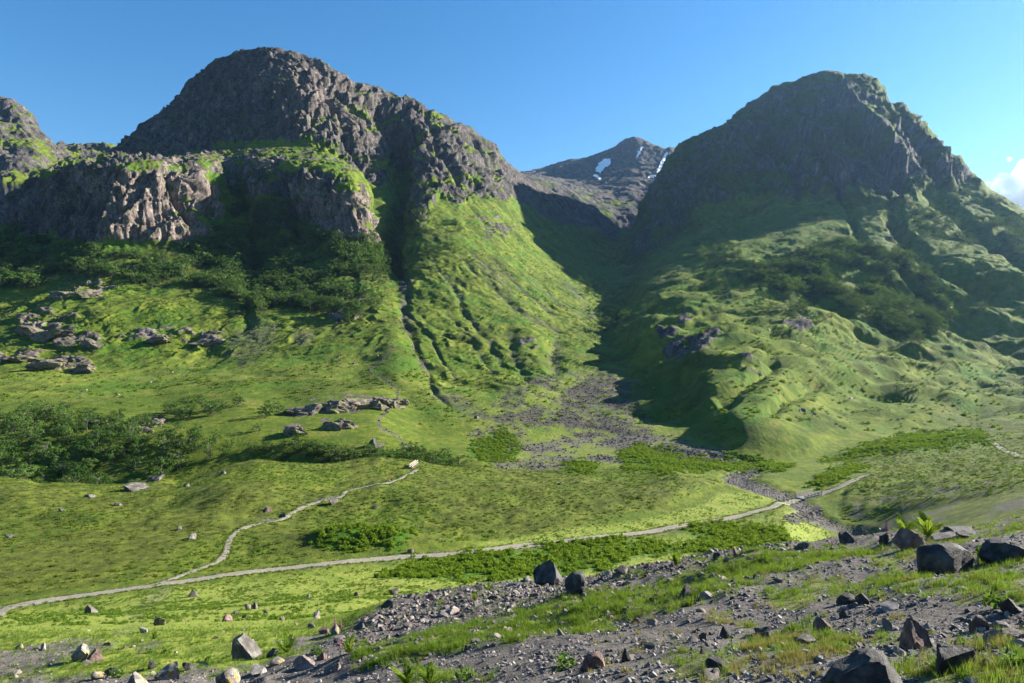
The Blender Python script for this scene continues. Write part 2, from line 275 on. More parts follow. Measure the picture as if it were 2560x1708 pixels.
# --- gullies: polyline, half width in pixels, depth in metres
GUL = [
 ([(944, 240), (965, 310), (992, 360), (1007, 428), (1002, 505), (990, 556), (982, 620), (1000, 680)], 13, 34),
 ([(1035, 345), (1015, 400), (1007, 430)], 12, 22), ([(1066, 285), (1085, 335), (1105, 380), (1133, 420), (1150, 470)], 10, 24),
 ([(1000, 680), (1022, 722), (1008, 800), (1040, 880), (1060, 910)], 9, 2.6),
 ([(1040, 880), (1075, 930), (1086, 985), (1130, 1020)], 7, 1.0),
 ([(898, 400), (922, 445), (938, 478), (950, 535), (958, 600)], 10, 15), ([(575, 430), (590, 480), (610, 540), (640, 610), (650, 700)], 28, 17),
 ([(700, 430), (720, 500), (740, 560), (745, 620)], 14, 16), ([(815, 230), (850, 300), (880, 380), (905, 400)], 9, 14),
 ([(2095, 290), (2150, 350), (2192, 402), (2258, 488)], 13, 34), ([(1985, 330), (2050, 390), (2085, 450), (2110, 500)], 12, 30), ([(2205, 215), (2255, 330), (2320, 430), (2345, 470)], 12, 34),
 ([(1885, 360), (1920, 380), (1990, 440), (2040, 480)], 10, 22), ([(2345, 380), (2400, 440), (2440, 475), (2560, 572)], 14, 30), ([(2325, 490), (2379, 528), (2464, 591), (2560, 650), (2640, 690)], 16, 26),
 ([(2225, 520), (2273, 608), (2337, 668), (2400, 705), (2500, 770)], 18, 28), ([(2110, 500), (2150, 590), (2230, 660), (2330, 760)], 10, 10),
 ([(1080, 650), (1130, 720), (1180, 800), (1250, 900)], 9, 2.2), ([(1150, 640), (1220, 710), (1290, 770), (1400, 820)], 8, 2.4), ([(1272, 838), (1285, 898), (1323, 953)], 13, 2), ([(1240, 650), (1300, 720), (1390, 790)], 7, 2),
 ([(1120, 780), (1180, 860), (1230, 930)], 8, 1.4), ([(1396, 845), (1385, 890), (1395, 940)], 22, 3), ([(1330, 700), (1400, 760), (1470, 800)], 8, 3), ([(1000, 760), (1070, 850), (1140, 950)], 5, 1.5),
 ([(1750, 850), (1650, 900), (1600, 950)], 16, 4), ([(1950, 900), (1850, 960), (1790, 1010)], 24, 5), ([(2060, 960), (1980, 985), (1925, 1012)], 16, 4), ([(640, 700), (620, 760), (612, 830)], 18, 4), 
 ([(2000, 720), (2150, 830), (2350, 900)], 12, 6), ([(1900, 640), (2000, 700), (2100, 790)], 10, 9), ([(2200, 700), (2350, 800), (2560, 880)], 12, 8),
 ([(150, 440), (165, 520), (150, 590)], 12, 14), ([(415, 430), (440, 500), (470, 560)], 9, 12), ([(520, 440), (545, 500), (530, 560)], 9, 14),
]
GUL += [([(1890, 362), (1840, 420), (1790, 520), (1740, 590)], 46, -34), ([(1985, 300), (2060, 380), (2110, 470)], 30, -30), ([(2120, 255), (2190, 340), (2262, 450)], 30, -30), ([(2200, 260), (2290, 360), (2370, 450)], 26, -24), ([(1710, 395), (1670, 470), (1640, 570)], 34, -22), ([(1960, 225), (1900, 300), (1830, 350)], 30, -18),
        ([(1800, 400), (1740, 470), (1690, 580)], 16, 16), ([(1930, 330), (1985, 420), (1990, 500)], 14, 20)]
n0 = main.normals()
# large normals only (the fine ones make folds)
disp = np.zeros(main.x.shape)
gw_ = fbm(main.x / 30 + 13, main.y / 30, main.z / 30, 3, 0.6)
for pts, w, dep in GUL:
    dd, fr = line_dist(PX + 0.9 * w2 + 0.5 * w1, PY + 0.8 * w2, pts)
    dd = dd * (1 + 0.45 * gw_)
    prof = np.clip(1 - dd / (1.7 * w), 0, 1) ** 1.35
    disp -= dep * prof * np.clip(np.minimum(fr, 1 - fr) * 8 + 0.25, 0, 1)

x, y, z = main.x, main.y, main.z
slope = 1 - n0[..., 2]
# rock relief: ribs and ledges stretched down the fall line
topfade = 1 - 0.75 * sstep(K['P'] + 0.4, K['Q'], segR) * (segR <= K['R1'])
wx_, wy_ = 14 * fbm(x / 70, y / 70, z / 190, 2), 14 * fbm(x / 70 + 50, y / 70, z / 190, 2)
xr, yr = x + wx_, y + wy_
rel = (9 * fbm(xr / 80, yr / 80, z / 330, 2, 0.5, True) + 8.0 * fbm(xr / 26, yr / 26, z / 260, 4, 0.56, True) + 1.5 * fbm(xr / 26, yr / 26, z / 40, 4, 0.6)
       + 2.0 * fbm(x / 60, y / 60, z / 13, 2, 0.55, True))
saw = lambda q: q - np.floor(q) - 0.5
bed = saw((z + 9 * wx_ / 14 + 5 * fbm(x / 40, y / 40, z / 40, 2)) / 17.0)
rib = saw((0.9 * x - 0.35 * y + 1.3 * wy_) / 31.0)
rib2 = saw((0.8 * x - 0.2 * y + 0.8 * wx_ + 0.15 * z) / 11.0)
amp = 0.5 + 0.9 * sstep(-0.3, 0.4, fbm(x / 70 + 5, y / 70, z / 70, 2))
crk = np.clip(1 - np.abs(noise3(xr / 23, yr / 23, z / 260)) * 8, 0, 1) + 0.6 * np.clip(1 - np.abs(noise3(xr / 10 + 40, yr / 10, z / 130)) * 6, 0, 1)
rel = 0.78 * rel + amp * (2.0 * bed - 6.5 * rib - 2.4 * rib2) - 3.6 * crk
rel = rel - np.median(rel[big > 0.9])
disp += big * topfade * rel * np.where(PX > 1540, 0.75, 1.0)
disp += big * topfade * (PX > 1540) * 10 * (fbm(xr / 140, yr / 140, z / 200, 2, 0.5, True) - 0.4)
small = np.clip(rock - big, 0, 1)
strat = sstep(-0.30, 0.25, fbm(x / 34, y / 34, z / 4, 3, 0.6)) * sstep(-0.5, 0.1, fbm(x / 12, y / 12, z / 12, 2, 0.6))
small = small * strat; rock = np.maximum(np.minimum(rock, big), small)
disp += poly_mask(PX, PY, [(230, 412), (400, 385), (560, 365), (800, 375), (900, 440), (860, 470), (700, 440), (500, 445), (300, 430)], 14) * 3.2 * fbm(x / 24, y / 24, z / 14, 3, 0.6, True) * (1 - big)
disp += small * (0.8 + 1.3 * fbm(x / 20, y / 20, z / 4, 4, 0.6, True)) * np.clip(y / 450, 0.3, 1)
crag = np.zeros_like(rock)
for pts, soft in ROCK:
    if soft < 5 and pts[0][0] > 1200: crag = np.maximum(crag, poly_mask(PX, PY, pts, 2.5, 0.35 * w2))
disp += crag * (3.4 + 1.6 * fbm(x / 5, y / 5, z / 16, 3, 0.6, True))
# grass slopes
gm = mount * (1 - 0.8 * big) * topfade
disp += gm * (5.0 * fbm(x / 130, y / 130, z / 200, 3, 0.5) + 1.4 * fbm(x / 34, y / 34, z / 60, 2, 0.5) + 0.7 * fbm(x / 11, y / 11, z / 11, 2, 0.6)) * np.clip((y - 240) / 260, 0.12, 1)
run = fbm((0.8 * x + 0.6 * y + 10 * gw_) / 26, (0.6 * x - 0.8 * y) / 150, z / 300, 3, 0.55, True) - 0.6
flank = poly_mask(PX, PY, [(980, 640), (1260, 420), (1560, 620), (1560, 900), (1300, 1000), (1100, 980), (1000, 850)], 40) + poly_mask(PX, PY, [(1850, 700), (2100, 560), (2450, 460), (2900, 640), (2900, 980), (2200, 960)], 50)
lflank = poly_mask(PX, PY, [(-200, 560), (960, 620), (1000, 860), (600, 900), (-200, 900)], 40)
disp += gm * flank * 1.9 * run + gm * lflank * 1.8 * (fbm((x + 12 * gw_) / 28, y / 160, z / 200, 3, 0.55, True) - 0.6)
disp += gm * (0.5 * fbm(x / 6, y / 6, z / 6, 2, 0.6)) * np.clip((y - 300) / 300, 0, 1)
rightlow = poly_mask(PX, PY, [(1560, 1120), (1600, 760), (1750, 640), (2100, 600), (2700, 640), (2700, 1030), (2000, 1100), (1750, 1120)], 40)
disp += rightlow * (10 * fbm(x / 85 + 9, y / 48, z / 48, 2, 0.5) + 3.6 * fbm(x / 30, y / 20 + 4, z / 20, 2, 0.5)) * np.clip((y - 250) / 150, 0.1, 1)
# skyline teeth
sky_t = np.exp(-((segR - K['Q']) / 0.5) ** 2)
disp += sky_t * 2.2 * fbm(x / 22, y / 22, z / 22, 3, 0.6)
main.x = x + disp * n0[..., 0] * mount; main.y = y + disp * n0[..., 1] * mount; main.z = z + disp * (n0[..., 2] * mount)
main.project()

# --- valley floor and near slope: height field only
vf = (1 - mount)
moor = poly_mask(PX, PY, [(-900, 1600), (-900, 1180), (0, 1180), (640, 1130), (1060, 1150), (1700, 1180), (1800, 1210), (1650, 1270), (1300, 1340), (1000, 1380), (700, 1412), (375, 1452), (0, 1510)], 14, w2)
rightmoor = poly_mask(PX, PY, [(2090, 1320), (2120, 1230), (2200, 1170), (2050, 1150), (2250, 1090), (2480, 1060), (3400, 1000), (3400, 1300), (2560, 1300), (2250, 1330)], 12, w2)
edge0 = sstep(K['D'], K['D'] + 0.3, segR)
hum = 1.7 * fbm(x / 34, y / 26, 0.3, 3, 0.5) + 0.28 * fbm(x / 4.5, y / 6, 2.0, 2, 0.55)
main.z += vf * np.maximum(moor, rightmoor) * edge0 * hum * np.clip((y - 100) / 40, 0, 1)
main.z += vf * (1 - edge0) * (1 - near) * (0.35 * fbm(x / 12, y / 16, 5.0, 2, 0.5) + 0.06 * fbm(x / 2, y / 2.5, 7.0, 2, 0.5))
main.z += near * np.clip(y / 14, 0.35, 1.2) * (0.22 * fbm(x / 3.2, y / 3.2, 1.0, 2, 0.5) + 0.06 * fbm(x / 0.8, y / 0.8, 3.0, 2, 0.6))
# a bracken knoll on the moor and a few hummocks
for (kx, ky, rx, ry, hh) in ((900, 1352, 14, 5.0, 2.6), (620, 1262, 15, 7, 1.6), (1110, 1240, 16, 8, 1.4), (560, 1235, 14, 6, 1.5), (250, 1300, 16, 7, 1.6), (1690, 1200, 10, 5, 1.4), (1330, 1235, 18, 7, 1.0)):
    i, j, p = main.find(kx, ky)
    main.z += vf * hh * np.exp(-((x - p[0]) / rx) ** 2 - ((y - p[1]) / ry) ** 2)
# river bed and the cut bank by the bridge
RIV = [(1640, 1128), (1720, 1140), (1790, 1150), (1870, 1160), (1880, 1178), (1830, 1195), (1880, 1212), (1950, 1235), (2005, 1262), (2040, 1295), (2100, 1320), (2190, 1340)]
rvn = fbm(x / 5, y / 5, 3.3, 3, 0.6)
rd, rf = line_dist(PX + 0.3 * w2 + 9 * rvn, PY * 2.2 + 14 * rvn, [(a, b * 2.2) for a, b in RIV])
river = (1 - sstep(16, 30, rd)) * vf * (segR > K['C'] + 0.5)
main.z -= vf * 1.0 * (1 - sstep(14, 40, rd)) * (segR > K['C'] + 0.5)
main.project()
for _k in ('x', 'y', 'z', 'PX', 'PY'): setattr(main, _k, np.ascontiguousarray(getattr(main, _k)))

# --- paths as lines on the ground (photo points), width in metres
PATH_MAIN = [(-140, 1548), (0, 1522), (100, 1503), (200, 1487), (300, 1474), (375, 1463), (450, 1453), (560, 1437), (700, 1421), (850, 1406), (1000, 1391), (1150, 1379), (1300, 1366), (1450, 1352), (1600, 1334), (1750, 1311), (1850, 1289), (1930, 1268), (1985, 1249), (2024, 1240), (2060, 1230), (2100, 1215), (2140, 1198), (2175, 1184)]
PATH_HILL = [(375, 1463), (430, 1445), (480, 1428), (530, 1410), (562, 1395), (572, 1380), (572, 1360), (578, 1340), (600, 1320), (640, 1306), (690, 1299), (725, 1293), (735, 1282), (750, 1268), (790, 1252), (815, 1245), (850, 1243), (866, 1236), (866, 1226), (900, 1219), (940, 1212), (984, 1204), (1010, 1192), (1026, 1182), (1045, 1175)]
PATH_RIGHT = [(2463, 1088), (2470, 1097), (2490, 1112), (2520, 1130), (2560, 1142), (2640, 1160)]
PATH_SPUR = [(1030, 1124), (1005, 1110), (995, 1090), (950, 1070), (945, 1050), (968, 1030), (990, 1000), (995, 975), (960, 950), (925, 935), (920, 925), (950, 905), (975, 880), (985, 858)]

# ------------------------------------------------------------------ material helper
def new_mat(name):
    m = bpy.data.materials.new(name); m.use_nodes = True
    nt = m.node_tree; nt.nodes.clear()
    return m, nt

class NT:
    def __init__(self, nt): self.nt = nt
    def n(self, t, **kw):
        nd = self.nt.nodes.new(t)
        for k, v in kw.items():
            if k.startswith('i_'):
                nd.inputs[k[2:].replace('_', ' ')].default_value = v
            else: setattr(nd, k, v)
        return nd
    def l(self, a, b): self.nt.links.new(a, b)
    def noise(self, scale, detail=3, rough=0.55, vec=None, dist=0.0):
        nd = self.n('ShaderNodeTexNoise'); nd.inputs['Scale'].default_value = scale; nd.inputs['Detail'].default_value = detail
        nd.inputs['Roughness'].default_value = rough; nd.inputs['Distortion'].default_value = dist
        if vec is not None: self.l(vec, nd.inputs['Vector'])
        return nd.outputs['Fac']
    def ramp(self, fac, stops):
        nd = self.n('ShaderNodeValToRGB'); cr = nd.color_ramp
        while len(cr.elements) < len(stops): cr.elements.new(0.5)
        for e, (p, c) in zip(cr.elements, stops):
            e.position = p; e.color = (*c, 1) if len(c) == 3 else c
        self.l(fac, nd.inputs[0]); return nd.outputs[0]
    def mix(self, fac, a, b, mode='MIX'):
        nd = self.n('ShaderNodeMix', data_type='RGBA', blend_type=mode)
        for s, v in ((0, fac), (6, a), (7, b)):
            if isinstance(v, (int, float)): nd.inputs[s].default_value = v
            elif isinstance(v, tuple): nd.inputs[s].default_value = (*v, 1) if len(v) == 3 else v
            else: self.l(v, nd.inputs[s])
        return nd.outputs[2]
    def math(self, op, a, b=None, c=None, clamp=False):
        nd = self.n('ShaderNodeMath', operation=op, use_clamp=clamp)
        for i, v in enumerate((a, b, c)):
            if v is None: continue
            if isinstance(v, (int, float)): nd.inputs[i].default_value = v
            else: self.l(v, nd.inputs[i])
        return nd.outputs[0]
    def maprange(self, v, a, b, c=0.0, d=1.0):
        nd = self.n('ShaderNodeMapRange', interpolation_type='SMOOTHSTEP'); self.l(v, nd.inputs[0])
        for i, q in enumerate((a, b, c, d)): nd.inputs[i + 1].default_value = q
        return nd.outputs[0]

def out_surface(g, sh):
    o = g.n('ShaderNodeOutputMaterial'); g.l(sh, o.inputs['Surface'])

# ground: masks say what grows or lies where; noise gives the grain
def ground_material(name, fine):
    m, nt = new_mat(name); g = NT(nt)
    pos = g.n('ShaderNodeNewGeometry').outputs['Position']
    a = g.n('ShaderNodeAttribute', attribute_name='mask_a'); sa = g.n('ShaderNodeSeparateColor'); g.l(a.outputs['Color'], sa.inputs[0])
    b = g.n('ShaderNodeAttribute', attribute_name='mask_b'); sb = g.n('ShaderNodeSeparateColor'); g.l(b.outputs['Color'], sb.inputs[0])
    rk, gv, he = sa.outputs; ye, br, ti = sb.outputs       # rock, gravel, heather / pale meadow, bracken, rock warmth
    f = fine
    n_big = g.noise(0.02 * f, 4, 0.6, pos); n_mid = g.noise(0.12 * f, 5, 0.62, pos); n_sm = g.noise(0.9 * f, 4, 0.65, pos)
    grass = g.ramp(n_mid, [(0.30, (0.040, 0.066, 0.008)), (0.46, (0.084, 0.118, 0.011)), (0.60, (0.134, 0.160, 0.017)), (0.75, (0.175, 0.16, 0.035))])
    grass = g.mix(g.maprange(n_big, 0.35, 0.65), grass, g.mix(0.6, grass, (0.045, 0.085, 0.008)), 'MIX')
    grass = g.mix(g.math('MULTIPLY', g.maprange(g.noise(0.06 * f, 6, 0.7, pos), 0.54, 0.68), 0.6), grass, (0.150, 0.130, 0.040))
    grass = g.mix(g.math('MULTIPLY', g.maprange(g.noise(0.4 * f, 5, 0.7, pos), 0.52, 0.68), 0.5), grass, (0.028, 0.044, 0.010))
    mead = g.ramp(g.math('ADD', g.math('MULTIPLY', n_sm, 0.5), g.math('MULTIPLY', n_mid, 0.5)), [(0.33, (0.070, 0.120, 0.016)), (0.45, (0.130, 0.180, 0.026)), (0.55, (0.185, 0.215, 0.040)), (0.68, (0.24, 0.235, 0.075))])
    brk = g.ramp(n_sm, [(0.3, (0.022, 0.060, 0.006)), (0.55, (0.050, 0.125, 0.009)), (0.75, (0.080, 0.165, 0.014))])
    hth = g.ramp(n_mid, [(0.3, (0.034, 0.042, 0.009)), (0.5, (0.070, 0.090, 0.013)), (0.65, (0.108, 0.130, 0.018)), (0.8, (0.12, 0.105, 0.034))])
    if fine < 2: hth = g.mix(1.0, hth, (0.55, 0.60, 0.62), 'MULTIPLY')
    col = g.mix(ye, grass, mead); col = g.mix(he, col, hth); col = g.mix(br, col, brk)
    grv = g.ramp(g.noise(3.0 * f, 4, 0.7, pos), [(0.3, (0.042, 0.037, 0.034)), (0.5, (0.105, 0.094, 0.086)), (0.7, (0.195, 0.175, 0.16))])
    if fine < 2: grv = g.mix(1.0, grv, (0.62, 0.62, 0.62), 'MULTIPLY')
    col = g.mix(gv, col, grv)
    mp = g.n('ShaderNodeMapping'); mp.inputs['Scale'].default_value = (1, 1, 0.3); g.l(pos, mp.inputs[0])
    rn = g.noise(0.09 * f, 6, 0.66, mp.outputs[0], 0.6)
    rkc = g.ramp(rn, [(0.30, (0.018, 0.017, 0.018)), (0.44, (0.056, 0.050, 0.050)), (0.56, (0.104, 0.094, 0.090)), (0.70, (0.185, 0.172, 0.165))])
    rkw = g.ramp(rn, [(0.30, (0.045, 0.036, 0.032)), (0.44, (0.135, 0.108, 0.094)), (0.60, (0.215, 0.178, 0.153)), (0.75, (0.30, 0.26, 0.23))])
    rkc = g.mix(ti, rkc, rkw)
    mp2 = g.n('ShaderNodeMapping'); mp2.inputs['Scale'].default_value = (1, 1, 0.35); g.l(pos, mp2.inputs[0])
    rkc = g.mix(g.math('MULTIPLY', g.maprange(g.noise(0.42 * f, 5, 0.72, mp2.outputs[0], 0.8), 0.56, 0.40), 0.8), rkc, (0.022, 0.019, 0.020))
    moss = g.maprange(g.noise(0.05 * f, 5, 0.7, pos), 0.56, 0.70)
    nz = g.n('ShaderNodeSeparateXYZ'); g.l(g.n('ShaderNodeNewGeometry').outputs['Normal'], nz.inputs[0])
    flat = g.maprange(nz.outputs[2], 0.62, 0.85)
    rkc = g.mix(g.math('MULTIPLY', g.math('MULTIPLY', moss, flat), 0.8), rkc, (0.07, 0.095, 0.018))
    # the ground between outcrops breaks up along the noise
    rb = g.maprange(g.math('ADD', rk, g.math('MULTIPLY', g.math('SUBTRACT', n_mid, 0.5), 0.9)), 0.40, 0.56)
    col = g.mix(rb, col, rkc)
    bump1 = g.n('ShaderNodeBump'); bump1.inputs['Strength'].default_value = 0.75; bump1.inputs['Distance'].default_value = 1.6 / f
    hsum = g.math('ADD', g.math('MULTIPLY', g.noise(0.35 * f, 6, 0.68, mp.outputs[0]), 1.2), g.math('MULTIPLY', g.noise(1.6 * f, 4, 0.7, pos), 0.35))
    g.l(hsum, bump1.inputs['Height'])
    p = g.n('ShaderNodeBsdfPrincipled'); p.inputs['Roughness'].default_value = 0.95; p.inputs['Specular IOR Level'].default_value = 0.12
    g.l(col, p.inputs['Base Color']); g.l(bump1.outputs[0], p.inputs['Normal'])
    out_surface(g, p.outputs[0])
    return m
M_MOUNT = ground_material('mountain ground', 1.0)
M_VALLEY = ground_material('valley ground', 3.0)
M_NEAR = ground_material('near ground', 12.0)

# ------------------------------------------------------------------ ground masks
n_a = fbm(x / 40, y / 40, z / 40, 3, 0.55); n_b = fbm(x / 8, y / 8, z / 8, 3, 0.6)
nn = main.normals()
steep = 1 - nn[..., 2]
heath = np.maximum(moor * np.clip(0.58 + 0.9 * fbm(x / 22 + 4, y / 30, 1.7, 3, 0.6) + 0.7 * fbm(x / 70, y / 50, 2.9, 2, 0.5), 0, 1), rightmoor * np.clip(0.6 + 1.1 * n_b, 0, 1))
wood_floor = poly_mask(PX, PY, [(-60, 580), (90, 600), (330, 640), (560, 560), (690, 510), (860, 610), (965, 640), (930, 780), (790, 790), (560, 740), (300, 700), (-60, 720)], 20, w1)
heath = np.maximum(heath, wood_floor * 0.8)
heath = np.maximum(heath, mount * 0.55 * sstep(0.05, 0.5, fbm(x / 50 + 7, y / 50, z / 50, 3, 0.6)))
meadow = poly_mask(PX, PY, [(-900, 1590), (0, 1535), (375, 1480), (700, 1440), (1000, 1410), (1300, 1385), (1600, 1350), (1800, 1318), (2010, 1262), (2040, 1300), (2080, 1340), (2060, 1420), (2000, 1500), (0, 1720), (-900, 1720)], 10, w2 * .5) * (segR < K['D'] + 0.6)
meadow = np.maximum(meadow, poly_mask(PX, PY, [(1180, 1360), (1400, 1325), (1600, 1300), (1760, 1262), (1800, 1230), (1900, 1232), (1975, 1240), (1850, 1284), (1650, 1322), (1400, 1352), (1200, 1372)], 7, w2 * .4))
meadow = np.maximum(meadow, 0.8 * poly_mask(PX, PY, [(2060, 1222), (2110, 1204), (2170, 1195), (2260, 1205), (2200, 1232), (2100, 1238)], 7, w2 * .4))
fan_y = poly_mask(PX, PY, [(1170, 1090), (1240, 1000), (1340, 940), (1470, 930), (1590, 940), (1610, 990), (1590, 1020), (1700, 1070), (1790, 1110), (1700, 1130), (1500, 1180), (1250, 1180)], 12, w2)
slope_y = poly_mask(PX, PY, [(1050, 900), (1130, 960), (1230, 1010), (1200, 1070), (1120, 1020), (1060, 960)], 14, w1)
meadow = np.maximum(meadow, 0.55 * fan_y); meadow = np.maximum(meadow, 0.5 * slope_y)
terr = poly_mask(PX, PY, [(-900, 960), (0, 930), (400, 900), (700, 880), (950, 880), (900, 980), (700, 960), (400, 980), (0, 1010), (-900, 1040)], 14, w2)
meadow = np.maximum(meadow, 0.35 * terr)
brack = np.zeros_like(rock)
BRK = [[(930, 1446), (1000, 1420), (1150, 1400), (1300, 1378), (1450, 1362), (1560, 1352), (1700, 1362), (1900, 1350), (1980, 1366), (1900, 1376), (1700, 1385), (1600, 1395), (1500, 1425), (1400, 1436), (1200, 1445), (1050, 1455)],
       [(775, 1372), (830, 1348), (900, 1335), (980, 1340), (1045, 1362), (1000, 1378), (880, 1385)], [(1180, 1100), (1260, 1070), (1300, 1110), (1290, 1150), (1200, 1160), (1170, 1140)],
       [(1540, 1130), (1600, 1108), (1700, 1130), (1880, 1160), (1860, 1172), (1700, 1178), (1560, 1175)], [(1800, 1138), (1850, 1140), (1980, 1165), (1960, 1178), (1850, 1165)], [(1395, 1170), (1450, 1150), (1500, 1170), (1480, 1185), (1400, 1185)],
       [(2010, 1220), (2040, 1190), (2120, 1160), (2170, 1165), (2120, 1190), (2060, 1218)], [(2050, 1150), (2160, 1115), (2250, 1090), (2450, 1080), (2480, 1110), (2300, 1125), (2100, 1150)], [(1700, 1320), (1800, 1310), (1960, 1330), (1990, 1350), (1900, 1365), (1750, 1350)]]
wb_ = 9 * fbm(x / 7, y / 7, 6.6, 3, 0.6)
for p in BRK: brack = np.maximum(brack, poly_mask(PX, PY, p, 8, w2 * .5 + wb_))
brack_near = brack.copy()
brack = np.maximum(brack, mount * 0.6 * sstep(0.1, 0.55, fbm(x / 36 + 21, y / 36, z / 36, 3, 0.55)))
gravel = river.copy()
SCREE = [([(1400, 985), (1462, 938), (1500, 928), (1540, 935), (1575, 960), (1585, 1000), (1560, 1050), (1600, 1075), (1700, 1100), (1800, 1128), (1850, 1150), (1780, 1160), (1650, 1120), (1560, 1120), (1440, 1110), (1390, 1040)], 18, 1.2),
         ([(1310, 1150), (1380, 1110), (1440, 1150), (1400, 1180), (1310, 1175)], 12, 0.9), ([(1250, 1000), (1310, 950), (1330, 970), (1290, 1040), (1330, 1110), (1290, 1110), (1265, 1060)], 8, 0.6),
         ([(995, 700), (1030, 690), (1025, 780), (1040, 870), (1075, 930), (1065, 940), (1020, 880), (1000, 800)], 6, 0.9), ([(1085, 970), (1180, 1010), (1240, 1055), (1220, 1062), (1150, 1030), (1080, 990)], 7, 0.7),
         ([(560, 870), (620, 800), (700, 810), (680, 860), (600, 915)], 14, 0.6), ([(730, 840), (780, 830), (790, 860), (740, 870)], 8, 0.6), ([(2170, 590), (2230, 560), (2300, 620), (2250, 640)], 16, 0.5), ([(1410, 690), (1500, 800), (1480, 800), (1400, 710)], 8, 0.5),
         ([(1180, 630), (1260, 690), (1300, 760), (1270, 740), (1200, 680)], 8, 0.45), ([(1120, 690), (1170, 740), (1160, 760), (1110, 710)], 8, 0.4)]
for p, s, k in SCREE + [([(1400, 985), (1462, 938), (1540, 935), (1580, 965), (1570, 1030), (1640, 1085), (1780, 1130), (1720, 1135), (1560, 1105), (1450, 1090)], 10, 1.0)]:
    gravel = np.maximum(gravel, k * poly_mask(PX, PY, p, s, w2) * np.clip(0.75 + 0.9 * n_b, 0, 1))
for pts, w, dep in GUL:
    if 0 < dep < 13 and 980 < pts[0][0] < 1420:
        dd, fr = line_dist(PX + 0.9 * w2 + 0.5 * w1, PY + 0.8 * w2, pts); gravel = np.maximum(gravel, 0.75 * np.clip(1 - dd / (0.9 * w), 0, 1) * np.clip(0.7 + n_b, 0, 1))
gravel = np.maximum(gravel, fan_y * np.clip(0.20 + 1.6 * fbm(x / 14, y / 20, z / 14, 4, 0.65), 0, 0.9))
gravel = np.maximum(gravel, rightmoor * 0.75 * sstep(0.05, 0.4, fbm(x / 9, y / 14, 8.0, 3, 0.6)) * poly_mask(PX, PY, [(2100, 1320), (2150, 1250), (2250, 1230), (2560, 1190), (2700, 1180), (2700, 1290), (2560, 1290), (2250, 1330)], 10))
# near slope
wn_ = 16 * fbm(x / 2.2, y / 2.2, 4.0, 3, 0.6)
fieldn = poly_mask(PX, PY, [(-900, 1500), (-900, 1720), (-100, 1720), (60, 1700), (300, 1690), (560, 1680), (740, 1640), (850, 1580), (985, 1500), (1030, 1480), (700, 1430), (0, 1500)], 12, wn_)
neargrav = near * (1 - fieldn)
VERGE = [(880, 1680), (900, 1630), (1100, 1575), (1350, 1520), (1600, 1455), (1800, 1410), (2100, 1372), (2200, 1378), (2050, 1425), (1860, 1462), (1720, 1520), (1500, 1560), (1300, 1605), (1100, 1640)]
verge = poly_mask(PX, PY, VERGE, 12, wn_)
TURF = [[(980, 1720), (1000, 1680), (1100, 1675), (1230, 1700), (1240, 1720)], [(1850, 1600), (2000, 1560), (2150, 1590), (2120, 1640), (1960, 1660), (1850, 1640)], [(2200, 1720), (2240, 1660), (2400, 1600), (2500, 1580), (2560, 1640), (2600, 1720)], [(1900, 1490), (2050, 1450), (2250, 1420), (2290, 1440), (2100, 1490), (1950, 1520)],
        [(2300, 1480), (2420, 1440), (2560, 1440), (2560, 1500), (2450, 1520)], [(2150, 1400), (2300, 1350), (2560, 1290), (2560, 1330), (2350, 1390), (2200, 1420)], [(2080, 1480), (2180, 1440), (2350, 1430), (2330, 1470), (2200, 1500)]]
turf = verge * np.clip(0.35 + 0.75 * sstep(-0.5, 0.2, fbm(x / 1.1, y / 1.1, 31.0, 3, 0.6)), 0, 0.95)
for p in TURF: turf = np.maximum(turf, 0.8 * sstep(-0.45, 0.25, fbm(x / 0.9, y / 0.9, 12.0, 3, 0.6)) * poly_mask(PX, PY, p, 12, wn_))
turf = np.maximum(turf, 0.6 * sstep(0.28, 0.65, fbm(x / 1.6 + 3, y / 1.6, 6.0, 4, 0.65)) * (PX > 1500))
RUB = [(850, 1610), (900, 1560), (1000, 1495), (1200, 1458), (1500, 1440), (1750, 1385), (2000, 1350), (2000, 1372), (1750, 1415), (1550, 1475), (1300, 1535), (1050, 1590), (870, 1650)]
rubble = poly_mask(PX, PY, RUB, 10, wn_)
GRAVL = [[(-100, 1640), (60, 1618), (240, 1600), (300, 1612), (180, 1645), (100, 1675), (-100, 1710)], [(80, 1720), (150, 1695), (420, 1690), (700, 1692), (800, 1680), (1000, 1650), (1000, 1720)], [(690, 1605), (760, 1590), (860, 1590), (850, 1625), (720, 1625)], [(340, 1612), (390, 1595), (410, 1610), (350, 1630)]]
gl = np.zeros_like(rock)
for p in GRAVL: gl = np.maximum(gl, poly_mask(PX, PY, p, 8, wn_ * .8))
neargrav = np.clip(np.maximum(neargrav * (1 - turf), gl * near), 0, 1)
gravel = np.maximum(gravel * (1 - near), neargrav)
meadow = np.where(near > 0.5, np.clip(0.75 * fieldn + 0.7 * turf, 0, 1) * (1 - 0.3 * sstep(0.1, 0.5, n_b)), meadow)
worn = poly_mask(PX, PY, [(385, 1475), (430, 1478), (370, 1530), (330, 1590), (300, 1612), (250, 1612), (290, 1570), (340, 1520)], 12, w2)
gravel = np.maximum(gravel, 0.45 * worn * np.clip(0.6 + n_b, 0, 1) * (near < 0.9))
